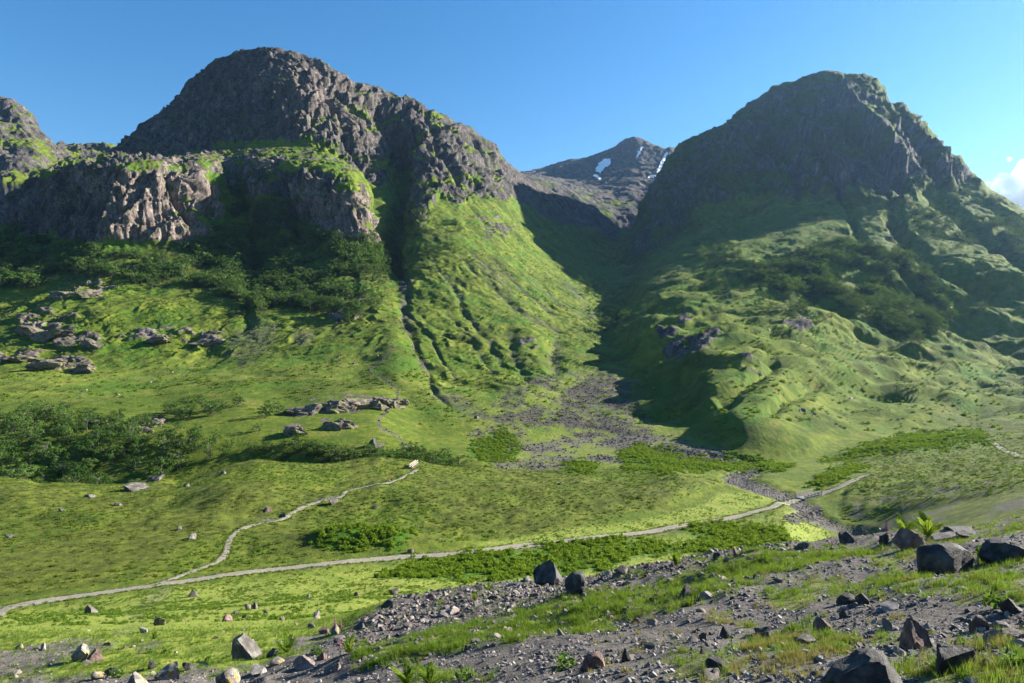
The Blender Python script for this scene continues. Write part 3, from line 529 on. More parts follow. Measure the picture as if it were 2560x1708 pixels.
# footpath dirt under the paths
def path_mask(pts, wpx):
    dd, fr = line_dist(PX, PY, pts)
    return dd, fr
for pts, wpx in ((PATH_SPUR, 2.6), (PATH_HILL, 3.0), (PATH_RIGHT, 4), (PATH_MAIN, 4)):
    dd, fr = line_dist(main.PX, main.PY, pts)
    pm = (1 - sstep(wpx * 0.5, wpx * 1.3, dd)) * (segR > K['C'])
    gravel = np.maximum(gravel, pm * 0.9); heath *= 1 - pm; brack *= 1 - pm
warm = np.clip(np.maximum(poly_mask(PX, PY, [(180, 420), (560, 430), (560, 620), (300, 640), (240, 600), (270, 520)], 25), poly_mask(PX, PY, [(700, 460), (930, 470), (970, 610), (850, 610)], 25)) + 0.5 * poly_mask(PX, PY, [(680, 150), (880, 210), (980, 330), (900, 350), (720, 300)], 40) + 0.8 * (small > 0.2) * (PX < 1200), 0, 1)
# grass ledges on the cliffs where they lie back
ledge = sstep(0.50, 0.30, steep) * big * (PX < 2600)
ledge2 = sstep(0.10, 0.45, fbm(x / 50 + 31, y / 50, z / 16, 4, 0.6)) * big * (0.35 + 0.65 * poly_mask(PX, PY, [(400, 400), (760, 300), (1000, 220), (1300, 300), (1300, 620), (950, 640), (400, 640)], 40))
rock_f = np.clip(rock * (1 - 0.38 * ledge) - 0.7 * ledge2, 0, 1)
shelf = poly_mask(PX, PY, [(230, 410), (400, 385), (560, 365), (800, 375), (900, 440), (860, 470), (700, 440), (500, 445), (300, 430)], 12, w2)
rock_f = np.maximum(rock_f, shelf * np.clip(0.62 - 0.0006 * np.clip(PX - 300, 0, 600) + 0.9 * fbm(x / 30 + 8, y / 30, z / 12, 4, 0.65), 0, 1))
rock_f = np.maximum(rock_f, poly_mask(PX, PY, [(1255, 380), (1300, 420), (1500, 505), (1560, 560), (1540, 600), (1440, 560), (1350, 540), (1290, 510), (1240, 430)], 14, w1) * np.clip(0.85 + 0.5 * n_a, 0, 1))
rmass = sstep(1530, 1600, PX) * big
rock_f *= 1 - rmass * np.clip(0.40 + 0.9 * fbm(x / 90 + 3, y / 90, z / 45, 4, 0.6), 0, 0.85)
heath = np.maximum(heath, 0.9 * rmass)
rock_f *= np.where(mount > 0.3, 1, 0.9)
rock_f = np.maximum(rock_f, poly_mask(PX, PY, [(1955, 1292), (2000, 1272), (2048, 1260), (2055, 1282), (2020, 1302), (1985, 1312)], 4, 0.3 * w2))

def set_attr(me, name, arr):
    at = me.attributes.new(name, 'FLOAT_COLOR', 'POINT')
    at.data.foreach_set('color', np.ascontiguousarray(arr, np.float32).ravel())

NRM = main.normals()
MA = np.stack([rock_f, gravel, heath, np.ones_like(rock)], -1); MB = np.stack([meadow, brack, warm, np.ones_like(rock)], -1)

def tag(o, label=None, cat=None, group=None, kind=None):
    if label: o['label'] = label
    if cat: o['category'] = cat
    if group: o['group'] = group
    if kind: o['kind'] = kind
    return o

def grid_object(name, sh, r0, r1, c0, c1, mat, ma, mb, nrm):
    sl_ = np.s_[r0:r1 + 1, c0:c1 + 1]
    V = np.stack([sh.x[sl_], sh.y[sl_], sh.z[sl_]], -1); R, C = V.shape[:2]
    me = bpy.data.meshes.new(name)
    me.vertices.add(R * C); me.vertices.foreach_set('co', V.reshape(-1).astype(np.float32))
    idx = np.arange(R * C).reshape(R, C)
    q = np.stack([idx[:-1, :-1], idx[:-1, 1:], idx[1:, 1:], idx[1:, :-1]], -1).reshape(-1, 4)
    me.loops.add(q.size); me.loops.foreach_set('vertex_index', q.ravel().astype(np.int32))
    me.polygons.add(len(q)); me.polygons.foreach_set('loop_start', np.arange(0, q.size, 4, dtype=np.int32))
    me.update(calc_edges=True)
    me.polygons.foreach_set('use_smooth', np.ones(len(q), bool))
    set_attr(me, 'mask_a', ma[sl_]); set_attr(me, 'mask_b', mb[sl_])
    me.normals_split_custom_set_from_vertices(nrm[sl_].reshape(-1, 3).tolist())
    me.materials.append(mat)
    o = bpy.data.objects.new(name, me); COL.objects.link(o)
    return o
cmid = int(np.searchsorted(main.px, 1545)); CL = main.C - 1; RL = main.R - 1
rB, rH = row_of('C'), row_of('I') - 14
o = grid_object('near_slope', main, 0, rB, 0, CL, M_NEAR, MA, MB, NRM)
tag(o, 'stony gravel bank with turf patches sloping down to the meadow', 'ground', kind='structure')
o = grid_object('valley_floor', main, rB, rH, 0, CL, M_VALLEY, MA, MB, NRM)
tag(o, 'green valley floor of meadow, heather moor and gravel river bed', 'ground', kind='structure')
o = grid_object('rocky_mountain', main, rH, RL, 0, cmid, M_MOUNT, MA, MB, NRM)
tag(o, 'sunlit mountain with a domed cliff and grass slopes below it', 'mountain', kind='structure')
o = grid_object('shaded_mountain', main, rH, RL, cmid, CL, M_MOUNT, MA, MB, NRM)
tag(o, 'hazy shaded mountain with buttresses above hummocky green slopes', 'mountain', kind='structure')

#--PART2--
# ------------------------------------------------------------------ far peak with the corrie, and the far hill
C_sky = [(1000, 500, 3200), (1240, 452, 3200), (1304, 435, 3200), (1343, 431, 3500), (1360, 427, 3500), (1411, 410, 3480), (1450, 404, 3420), (1474, 399, 3380), (1500, 388, 3320), (1538, 371, 3220), (1564, 352, 3160), (1585, 347, 3120), (1600, 349, 3090), (1619, 357, 3060), (1640, 368, 3030), (1662, 377, 3020), (1668, 375, 3020), (1674, 371, 3020), (1689, 376, 3020), (1720, 395, 3020), (1900, 450, 3020)]
C_lines = [[(1000, None, 1880, 150), (1900, None, 1880, 150)],
           [(1000, None, 1960, 250), (1240, None, 1960, 300), (1300, 480, 1960), (1368, 500, 1960), (1500, 545, 1960), (1600, 570, 1960), (1900, 560, 1960)],
           [(1000, None, 2200, 300), (1240, 470, 2150), (1300, 452, 2150), (1400, 472, 2200), (1500, 500, 2220), (1560, 505, 2220), (1620, 500, 2220), (1900, 490, 2220)],
           [(1000, None, 2500, 420), (1300, 440, 2800), (1368, 446, 2750), (1450, 462, 2680), (1530, 452, 2600), (1580, 447, 2530), (1620, 458, 2480), (1900, 450, 2430)],
           [(1000, None, 2850, 500), (1300, 437, 3150), (1368, 436, 3120), (1411, 428, 3080), (1474, 424, 3000), (1540, 410, 2900), (1600, 405, 2800), (1660, 412, 2740), (1900, 450, 2700)],
           C_sky, behind(C_sky, 60, 20), behind(C_sky, 700, 400)]
peak = Sheet(np.arange(1060, 1810, 2.4), C_lines, [6, 36, 34, 34, 34, 6, 6], [20, 8, 8, 8, 8, 0, 8, 20])
L_sky = [(-900, 300, 1900), (-200, 215, 1850), (0, 247, 1800), (26, 252, 1800), (40, 258, 1800), (55, 267, 1800), (68, 277, 1800), (81, 289, 1800), (92, 310, 1800), (102, 331, 1800), (106, 337, 1800), (118, 343, 1800), (128, 352, 1800), (136, 370, 1850), (146, 374, 2000), (191, 371, 2050), (215, 370, 2050), (230, 367, 2050), (255, 371, 2050), (277, 371, 2050), (298, 379, 2050), (420, 420, 2050)]
L_lines = [[(-900, None, 1300, 100), (420, None, 1300, 150)], [(-900, 480, 1450), (0, 475, 1450), (60, 470, 1450), (150, 470, 1500), (420, 480, 1500)], [(-900, 400, 1600), (0, 385, 1600), (60, 392, 1600), (100, 405, 1620), (140, 420, 1680), (200, 410, 1750), (300, 420, 1800), (420, 450, 1800)],
           [(-900, 340, 1750), (0, 310, 1700), (50, 322, 1700), (90, 350, 1710), (130, 385, 1760), (190, 385, 1900), (300, 395, 1900), (420, 440, 1900)], L_sky, behind(L_sky, 60, 20), behind(L_sky, 600, 350)]
lhill = Sheet(np.concatenate([np.arange(-420, -40, 9.0), np.arange(-40, 420, 2.4)]), L_lines, [5, 30, 34, 34, 6, 6], [20, 8, 8, 6, 0, 8, 20])
for sh, top in ((peak, 5), (lhill, 4)):
    n_ = sh.normals(); sg = sh.seg[:, None] * np.ones((1, sh.C)); X, Y, Z = sh.x.copy(), sh.y.copy(), sh.z.copy()
    fade = 1 - 0.8 * sstep(top - 0.5, top, sg)
    dsp = (14 * fbm(X / 130, Y / 130, Z / 300, 3, 0.55, True) + 7 * fbm(X / 45, Y / 45, Z / 90, 3, 0.6, True)) - 10
    dsp *= 0.55 if sh is peak else 1.0
    dsp = dsp * fade + 3 * np.exp(-((sg - top) / 0.4) ** 2) * fbm(X / 30, Y / 30, Z / 30, 3, 0.6)
    sh.x += dsp * n_[..., 0]; sh.y += dsp * n_[..., 1]; sh.z += dsp * n_[..., 2]
    sh.project()
    nr = sh.normals(); st = 1 - nr[..., 2]
    nz_ = fbm(X / 90, Y / 90, Z / 50, 4, 0.6)
    rk = np.clip(sstep(0.25, 0.45, st + 0.25 * nz_) * 0.8 + 0.2 + (0.6 if sh is peak else 0.0) * sstep(2.0, 3, sg), 0, 1)
    rk = np.clip(rk + (0.38 if sh is peak else 0.15) + 0.3 * nz_, 0, 1)
    sh.MA = np.stack([rk, 0.35 * np.clip(nz_, 0, 1), 0.3 * np.ones_like(rk), np.ones_like(rk)], -1)
    sh.MB = np.stack([0.1 * np.ones_like(rk), 0 * rk, 0 * rk, np.ones_like(rk)], -1)
    sh.nr = nr
o = grid_object('snow_peak', peak, 0, peak.R - 1, 0, peak.C - 1, M_MOUNT, peak.MA, peak.MB, peak.nr)
tag(o, 'distant rocky peak with snow patches at the valley head', 'mountain', kind='structure')
o = grid_object('far_hill', lhill, 0, lhill.R - 1, 0, lhill.C - 1, M_MOUNT, lhill.MA, lhill.MB, lhill.nr)
tag(o, 'grey rocky far hill behind the domed mountain', 'hill', kind='structure')

# a low plain below everything, out to the horizon
m, nt = new_mat('plain'); g = NT(nt); p = g.n('ShaderNodeBsdfPrincipled'); p.inputs['Roughness'].default_value = 1
g.l(g.ramp(g.noise(0.004, 5), [(0.3, (0.04, 0.06, 0.015)), (0.7, (0.08, 0.10, 0.025))]), p.inputs['Base Color']); out_surface(g, p.outputs[0])
me = bpy.data.meshes.new('plain'); W_ = 30000
me.from_pydata([(-W_, -W_, -75), (W_, -W_, -75), (W_, W_, -75), (-W_, W_, -75)], [], [(0, 1, 2, 3)]); me.materials.append(m)
o = bpy.data.objects.new('plain', me); COL.objects.link(o); tag(o, 'low green plain far below the glen', 'ground', kind='structure')

# snow patches: shells over the peak's faces
m_snow, nt = new_mat('snow'); g = NT(nt); p = g.n('ShaderNodeBsdfPrincipled'); p.inputs['Base Color'].default_value = (0.82, 0.85, 0.9, 1); p.inputs['Roughness'].default_value = 0.6; out_surface(g, p.outputs[0])
SNOW = [([(1486, 432), (1496, 412), (1512, 400), (1527, 399), (1525, 415), (1509, 425), (1499, 436)], 'broad white snow patch on the distant peak'),
        ([(1588, 398), (1601, 372), (1608, 370), (1600, 385), (1593, 399)], 'narrow snow streak below the distant summit'),
        ([(1640, 434), (1652, 405), (1662, 385), (1669, 384), (1666, 408), (1655, 430)], 'long snow gully beside the shaded mountain'),
        ([(1480, 441), (1488, 438), (1502, 449), (1498, 453)], 'small snow strip under the broad patch'), ([(1618, 447), (1625, 440), (1640, 441), (1632, 447)], 'small snow patch at the foot of the gully')]
def largest(mk):
    seen = np.zeros_like(mk); best = []
    for a in np.argwhere(mk):
        if seen[tuple(a)]: continue
        st_, comp = [tuple(a)], []; seen[tuple(a)] = True
        while st_:
            i, j = st_.pop(); comp.append((i, j))
            for q in ((i + 1, j), (i - 1, j), (i, j + 1), (i, j - 1)):
                if 0 <= q[0] < mk.shape[0] and 0 <= q[1] < mk.shape[1] and mk[q] and not seen[q]: seen[q] = True; st_.append(q)
        if len(comp) > len(best): best = comp
    out = np.zeros_like(mk)
    for q in best: out[q] = True
    return out
row_peak = int(np.argmin(np.abs(peak.seg - 3.0)))
for pts, lab in SNOW:
    mk = poly_mask(peak.PX, peak.PY, pts, 1.0, 1.6 * fbm(peak.x / 20, peak.y / 20, peak.z / 20, 2)) > 0.5
    mk[:row_peak] = False; mk = largest(mk)
    vid = -np.ones(mk.shape, int); V, Fc = [], []
    def vv(i, j):
        if vid[i, j] < 0:
            vid[i, j] = len(V); n_ = peak.nr[i, j]
            V.append((peak.x[i, j] + 3 * n_[0], peak.y[i, j] + 3 * n_[1] - 4.0, peak.z[i, j] + 3 * n_[2]))
        return vid[i, j]
    for i, j in np.argwhere(mk[:-1, :-1]):
        Fc.append((vv(i, j), vv(i, j + 1), vv(i + 1, j + 1), vv(i + 1, j)))
    if Fc:
        me = bpy.data.meshes.new('snow_patch'); me.from_pydata(V, [], Fc); me.materials.append(m_snow)
        o = bpy.data.objects.new('snow_patch', me); COL.objects.link(o); tag(o, lab, 'snow', 'snow patches on the distant peak')

# ------------------------------------------------------------------ paths
m_path, nt = new_mat('path gravel'); g = NT(nt); pos = g.n('ShaderNodeNewGeometry').outputs['Position']
c = g.ramp(g.noise(3.0, 5, 0.7, pos), [(0.3, (0.13, 0.112, 0.092)), (0.55, (0.22, 0.195, 0.165)), (0.75, (0.31, 0.28, 0.245))])
ac = g.n('ShaderNodeAttribute', attribute_name='across').outputs['Fac']
nzp = g.noise(1.3, 4, 0.65, pos)
edge_ = g.maprange(g.math('ADD', ac, g.math('MULTIPLY', g.math('SUBTRACT', nzp, 0.5), 0.55)), 0.36, 0.50)
mid_ = g.math('MULTIPLY', g.maprange(g.math('ADD', ac, g.math('MULTIPLY', g.math('SUBTRACT', 0.5, nzp), 0.5)), 0.14, 0.02), 0.55)
c = g.mix(g.math('MAXIMUM', edge_, mid_), c, (0.10, 0.135, 0.022))
bp = g.n('ShaderNodeBump'); bp.inputs['Distance'].default_value = 0.15; bp.inputs['Strength'].default_value = 0.6; g.l(g.noise(4.0, 4, 0.7, pos), bp.inputs['Height'])
p = g.n('ShaderNodeBsdfPrincipled'); p.inputs['Roughness'].default_value = 0.95; p.inputs['Specular IOR Level'].default_value = 0.15; g.l(c, p.inputs['Base Color']); g.l(bp.outputs[0], p.inputs['Normal']); out_surface(g, p.outputs[0])

def path_strip(name, pts, width, label, lift=0.10, seed=0):
    P = np.array([main.find(*q)[2] for q in pts])[:, :2]
    L = np.concatenate([[0], np.cumsum(np.hypot(*np.diff(P, axis=0).T))])
    n = int(L[-1] / 0.7) + 2; u = np.linspace(0, L[-1], n)
    cx_, cy_ = gauss(np.interp(u, L, P[:, 0]), 4), gauss(np.interp(u, L, P[:, 1]), 4)
    tx, ty = np.gradient(cx_), np.gradient(cy_); tl = np.hypot(tx, ty) + 1e-9; nx, ny = -ty / tl, tx / tl
    w = width * (1 + 0.35 * noise3(u / 6, seed + 0.3, 1.0) + 0.22 * noise3(u / 1.6, seed + 7.3, 1.0))
    V, Fc = [], []
    K5 = np.linspace(-0.5, 0.5, 6)
    zc = None
    for k in K5:
        e = w * k + (0.12 * width * noise3(u / 1.1, seed + 11 * k, 2.0) if abs(k) > 0.45 else 0)
        X, Y = cx_ + nx * e, cy_ + ny * e
        Z = main.height(X, Y); Z = np.maximum(Z, gauss(Z, 3)) + lift * (1.0 if abs(k) < 0.45 else 0.25)
        V.append(np.stack([X, Y, Z], -1))
    V = np.stack(V, 1); idx = np.arange(n * 6).reshape(n, 6)
    q = np.stack([idx[:-1, :-1], idx[:-1, 1:], idx[1:, 1:], idx[1:, :-1]], -1).reshape(-1, 4)
    me = bpy.data.meshes.new(name); me.from_pydata(V.reshape(-1, 3).tolist(), [], q[:, ::-1].tolist()); me.materials.append(m_path)
    me.shade_smooth()
    at = me.attributes.new('across', 'FLOAT', 'POINT'); at.data.foreach_set('value', np.tile(np.abs(K5), n).astype(np.float32))
    o = bpy.data.objects.new(name, me); COL.objects.link(o)
    tag(o, label, 'path', kind='structure'); return o
path_strip('path', PATH_MAIN, 2.5, 'wide gravel track running across the meadow to the bridge', seed=1)
path_strip('path', PATH_HILL, 1.25, 'winding pale footpath crossing the heather moor', seed=2)
path_strip('path', PATH_RIGHT, 2.4, 'gravel track curving over the far grassy hillock', seed=3)

# ------------------------------------------------------------------ haze over the glen, and the cloud beyond it
mh, nt = new_mat('haze'); g = NT(nt); pv = g.n('ShaderNodeVolumePrincipled')
pv.inputs['Color'].default_value = (0.34, 0.60, 1.0, 1); pv.inputs['Density'].default_value = 0.000026; pv.inputs['Anisotropy'].default_value = 0.5
om = g.n('ShaderNodeOutputMaterial'); g.l(pv.outputs[0], om.inputs['Volume'])
x0, x1, y0, y1, z0, z1 = -3200, 3200, -150, 4300, -78, 1010
me = bpy.data.meshes.new('haze')
me.from_pydata([(a, b, c) for c in (z0, z1) for b in (y0, y1) for a in (x0, x1)], [], [(0, 2, 3, 1), (4, 5, 7, 6), (0, 1, 5, 4), (2, 6, 7, 3), (0, 4, 6, 2), (1, 3, 7, 5)])
me.materials.append(mh); o = bpy.data.objects.new('haze', me); COL.objects.link(o); tag(o, 'thin blue evening haze filling the glen', 'haze', kind='stuff')

import bmesh
m_cl, nt = new_mat('cloud'); g = NT(nt); pv = g.n('ShaderNodeVolumePrincipled')
pv.inputs['Color'].default_value = (1, 1, 1, 1); pv.inputs['Density'].default_value = 0.004; pv.inputs['Anisotropy'].default_value = 0.75
om = g.n('ShaderNodeOutputMaterial'); g.l(pv.outputs[0], om.inputs['Volume'])
def cloud(cxp, cyp, d, blobs, label):
    bm = bmesh.new()
    for (bx, bz, r) in blobs:
        k = d / F
        mt = Matrix.Translation(((cxp + bx - CX) * k, d + random.uniform(-30, 30) * k, (CY - cyp + bz) * k)) @ Matrix.Diagonal((r * k, r * k, r * k * 0.8, 1))
        bmesh.ops.create_icosphere(bm, subdivisions=4, radius=1.0, matrix=mt)
    co = np.array([v.co[:] for v in bm.verts]); s_ = 22 * d / F
    n_ = fbm(co[:, 0] / s_, co[:, 1] / s_, co[:, 2] / s_, 4, 0.6)
    bm.normal_update()
    for v, q in zip(bm.verts, n_): v.co += v.normal * float(q) * 9 * d / F
    me = bpy.data.meshes.new('cloud'); bm.to_mesh(me); bm.free()
    tmp = bpy.data.objects.new('cloud shape', me); COL.objects.link(tmp); rm = tmp.modifiers.new('merge', 'REMESH'); rm.mode = 'VOXEL'; rm.voxel_size = 2.2 * d / F
    me = bpy.data.meshes.new_from_object(tmp.evaluated_get(bpy.context.evaluated_depsgraph_get())); bpy.data.objects.remove(tmp)
    me.materials.clear(); me.materials.append(m_cl)
    o = bpy.data.objects.new('cloud', me); COL.objects.link(o); tag(o, label, 'cloud')
cloud(2545, 490, 7600, [(-70, 12, 26), (-45, 25, 32), (-15, 20, 40), (20, 48, 40), (55, 60, 55), (-60, -25, 45), (0, -40, 70), (70, -20, 80), (110, 40, 60)], 'bright white cumulus cloud behind the shaded mountain')
cloud(2522, 400, 7600, [(0, 0, 7)], 'tiny wisp of cloud above the cumulus')
#--PART3--
# ------------------------------------------------------------------ building blocks
def mesh_from(name, V, Fc, mat, smooth=False):
    me = bpy.data.meshes.new(name); me.from_pydata([tuple(map(float, v)) for v in V], [], Fc)
    if mat is not None: me.materials.append(mat)
    if smooth: me.shade_smooth()
    return me
def link(name, me, parent=None, loc=None, rot=None, scale=None):
    o = bpy.data.objects.new(name, me); COL.objects.link(o)
    if parent is not None: o.parent = parent
    if loc is not None: o.location = loc
    if rot is not None: o.rotation_euler = rot
    if scale is not None: o.scale = scale if hasattr(scale, '__len__') else (scale,) * 3
    return o
def empty(name, loc, rot=(0, 0, 0), scale=1.0):
    o = bpy.data.objects.new(name, None); COL.objects.link(o); o.empty_display_size = 0.2
    o.location = loc; o.rotation_euler = rot; o.scale = scale if hasattr(scale, '__len__') else (scale,) * 3
    return o

def leaf_mat(name, stops, trans=0.22, scale=0.8, rnd=0.35):
    m, nt = new_mat(name); g = NT(nt)
    oi = g.n('ShaderNodeObjectInfo'); pos = g.n('ShaderNodeNewGeometry').outputs['Position']
    v = g.math('ADD', g.math('MULTIPLY', oi.outputs['Random'], rnd), g.math('MULTIPLY', g.noise(scale, 3, 0.6, pos), 1.0 - rnd))
    c = g.ramp(v, stops)
    d = g.n('ShaderNodeBsdfDiffuse'); g.l(c, d.inputs[0])
    t = g.n('ShaderNodeBsdfTranslucent'); g.l(g.mix(0.5, c, (0.16, 0.22, 0.02)), t.inputs[0])
    mx = g.n('ShaderNodeMixShader'); mx.inputs[0].default_value = trans; g.l(d.outputs[0], mx.inputs[1]); g.l(t.outputs[0], mx.inputs[2])
    out_surface(g, mx.outputs[0]); return m
M_LEAF = leaf_mat('birch leaf', [(0.3, (0.024, 0.058, 0.014)), (0.5, (0.050, 0.104, 0.021)), (0.72, (0.105, 0.165, 0.040))])
M_GRASS = leaf_mat('grass blade', [(0.25, (0.05, 0.105, 0.014)), (0.5, (0.09, 0.165, 0.022)), (0.75, (0.17, 0.22, 0.045))], 0.45, 0.6)
M_STRAW = leaf_mat('dry grass blade', [(0.25, (0.14, 0.12, 0.035)), (0.5, (0.24, 0.18, 0.07)), (0.75, (0.32, 0.25, 0.12))], 0.35, 0.6)
M_FERN = leaf_mat('fern frond', [(0.25, (0.07, 0.13, 0.012)), (0.5, (0.12, 0.20, 0.02)), (0.75, (0.20, 0.26, 0.03))], 0.5, 1.5)
M_BRACK = leaf_mat('bracken', [(0.25, (0.065, 0.125, 0.010)), (0.5, (0.115, 0.195, 0.018)), (0.75, (0.17, 0.245, 0.028))], 0.45, 0.3)
M_HEATH = leaf_mat('heather', [(0.25, (0.046, 0.060, 0.012)), (0.5, (0.085, 0.108, 0.018)), (0.75, (0.13, 0.15, 0.028))], 0.25, 0.2)
M_HERB = leaf_mat('herb leaf', [(0.25, (0.03, 0.08, 0.015)), (0.5, (0.05, 0.12, 0.02)), (0.75, (0.08, 0.16, 0.03))], 0.35, 2.0)
def plain_mat(name, stops, scale, rough=0.9, bump=0.0, bd=0.02, spec=0.2, rnd=0.0, vec=None):
    m, nt = new_mat(name); g = NT(nt)
    tc = g.n('ShaderNodeTexCoord').outputs['Object']
    f = g.noise(scale, 5, 0.62, tc)
    if rnd: f = g.math('ADD', g.math('MULTIPLY', f, 1 - rnd), g.math('MULTIPLY', g.n('ShaderNodeObjectInfo').outputs['Random'], rnd))
    p = g.n('ShaderNodeBsdfPrincipled'); p.inputs['Roughness'].default_value = rough; p.inputs['Specular IOR Level'].default_value = spec
    g.l(g.ramp(f, stops), p.inputs['Base Color'])
    if bump:
        b = g.n('ShaderNodeBump'); b.inputs['Strength'].default_value = bump; b.inputs['Distance'].default_value = bd
        g.l(g.math('ADD', g.noise(scale * 2.2, 6, 0.7, tc), g.math('MULTIPLY', g.noise(scale * 9, 3, 0.7, tc), 0.3)), b.inputs['Height']); g.l(b.outputs[0], p.inputs['Normal'])
    out_surface(g, p.outputs[0]); return m
M_BARK = plain_mat('bark', [(0.3, (0.05, 0.045, 0.04)), (0.6, (0.12, 0.11, 0.10)), (0.8, (0.28, 0.27, 0.25))], 3)
M_R = {'dark': plain_mat('dark boulder', [(0.3, (0.014, 0.013, 0.014)), (0.48, (0.036, 0.034, 0.035)), (0.60, (0.075, 0.072, 0.070)), (0.70, (0.10, 0.105, 0.075))], 1.6, 0.8, 0.8, 0.06, 0.3),
       'grey': plain_mat('grey boulder', [(0.3, (0.040, 0.036, 0.032)), (0.5, (0.088, 0.080, 0.071)), (0.60, (0.15, 0.14, 0.125)), (0.72, (0.20, 0.20, 0.15))], 1.8, 0.85, 0.8, 0.06, 0.25),
       'red': plain_mat('reddish boulder', [(0.3, (0.06, 0.04, 0.036)), (0.5, (0.15, 0.10, 0.088)), (0.7, (0.27, 0.19, 0.17))], 1.8, 0.85, 0.8, 0.06, 0.25),
       'pink': plain_mat('pink slab', [(0.3, (0.10, 0.08, 0.07)), (0.5, (0.21, 0.165, 0.145)), (0.7, (0.32, 0.27, 0.24))], 1.8, 0.85, 0.7, 0.05, 0.25),
       'pale': plain_mat('pale stone', [(0.3, (0.10, 0.095, 0.088)), (0.5, (0.20, 0.19, 0.175)), (0.7, (0.33, 0.31, 0.29))], 1.8, 0.85, 0.7, 0.05, 0.25),
       'crag': plain_mat('crag rock', [(0.30, (0.020, 0.017, 0.015)), (0.42, (0.075, 0.062, 0.052)), (0.52, (0.17, 0.14, 0.118)), (0.60, (0.075, 0.095, 0.018)), (0.72, (0.10, 0.13, 0.02))], 3.2, 0.9, 1.0, 0.12, 0.15),
       'lichen': plain_mat('lichen boulder', [(0.34, (0.06, 0.056, 0.05)), (0.48, (0.17, 0.16, 0.14)), (0.55, (0.28, 0.26, 0.24)), (0.60, (0.24, 0.15, 0.015)), (0.75, (0.30, 0.20, 0.02))], 1.3, 0.9, 0.8, 0.06, 0.15)}
M_PEB = plain_mat('gravel stone', [(0.25, (0.045, 0.041, 0.040)), (0.5, (0.110, 0.100, 0.096)), (0.75, (0.24, 0.22, 0.205))], 2, 0.85, 0.0, 0, 0.25, 0.65)
M_RUB = plain_mat('rubble stone', [(0.25, (0.045, 0.038, 0.036)), (0.5, (0.12, 0.103, 0.095)), (0.75, (0.25, 0.215, 0.195))], 1.5, 0.85, 0.6, 0.05, 0.25, 0.6)

def rock_mesh(name, seed, sub=3, mat=None, cuts=10, flat=0.75, nz=0.05):
    rg = np.random.default_rng(seed)
    bm = bmesh.new(); bmesh.ops.create_icosphere(bm, subdivisions=sub, radius=1.0)
    co = np.array([v.co[:] for v in bm.verts])
    for _ in range(cuts):
        n_ = rg.normal(size=3); n_[2] *= 0.8; n_ /= np.linalg.norm(n_); dd = rg.uniform(0.30, 0.74)
        e = co @ n_ - dd; k = e > 0; co[k] -= np.outer(e[k], n_) * 0.97
    nr = co / (np.linalg.norm(co, axis=1)[:, None] + 1e-9)
    co += nr * (nz * fbm(co[:, 0] * 2.2 + seed, co[:, 1] * 2.2, co[:, 2] * 2.2, 4, 0.6))[:, None]
    co /= max(np.ptp(co[:, 0]), np.ptp(co[:, 1])) / 2
    co[:, :2] -= (co[:, :2].max(0) + co[:, :2].min(0)) / 2
    co[:, 2] -= (co[:, 2].max() + co[:, 2].min()) / 2
    co[:, 2] *= flat
    for v, q in zip(bm.verts, co): v.co = q
    me = bpy.data.meshes.new(name); bm.to_mesh(me); bm.free()
    if mat: me.materials.append(mat)
    me.shade_smooth(); me.set_sharp_from_angle(angle=math.radians(24))
    return me

def blade(V, Fc, base, ang, lean, h, w, seg=3, droop=0.5):
    d = np.array([math.cos(ang), math.sin(ang), 0]); sd = np.array([-d[1], d[0], 0]); i0 = len(V)
    for k in range(seg + 1):
        f = k / seg; c_ = np.array(base) + d * lean * h * (f ** (1 + droop)) + np.array([0, 0, h * (f - droop * 0.35 * lean * f * f)])
        ww = w * (1 - f) ** 0.7
        if k == seg: V.append(c_)
        else: V += [c_ - sd * ww, c_ + sd * ww]
    for k in range(seg - 1): a = i0 + 2 * k; Fc.append((a, a + 1, a + 3, a + 2))
    a = i0 + 2 * (seg - 1); Fc.append((a, a + 1, a + 2))

def tuft(name, seed, n, r, h, w, mat, lean=0.6):
    rg = random.Random(seed); V, Fc = [], []
    for _ in range(n):
        a = rg.uniform(0, 6.283); q = r * math.sqrt(rg.random())
        blade(V, Fc, (q * math.cos(a), q * math.sin(a), -0.03 * h), a + rg.uniform(-1, 1), rg.uniform(0.1, lean), h * rg.uniform(0.5, 1.15), w * rg.uniform(0.7, 1.2))
    return mesh_from(name, V, Fc, mat)

def leaf_clump(name, seed, n, mat, rx, rz, s, dome=True):
    """a low bush: many small leaf faces through a dome"""
    rg = np.random.default_rng(seed); V, Fc = [], []
    for _ in range(n):
        d = rg.normal(size=3); d /= np.linalg.norm(d); d[2] = abs(d[2]); q = rg.random() ** 0.4
        c_ = np.array([d[0] * rx * q, d[1] * rx * q, d[2] * rz * q + 0.02 * rz])
        a = rg.normal(size=3); a /= np.linalg.norm(a); b = np.cross(a, rg.normal(size=3)); b /= np.linalg.norm(b)
        ss = s * rg.uniform(0.6, 1.3); i0 = len(V)
        V += [c_ - a * ss, c_ - b * ss * 0.5, c_ + a * ss, c_ + b * ss * 0.5]; Fc.append((i0, i0 + 1, i0 + 2, i0 + 3))
    return mesh_from(name, V, Fc, mat)

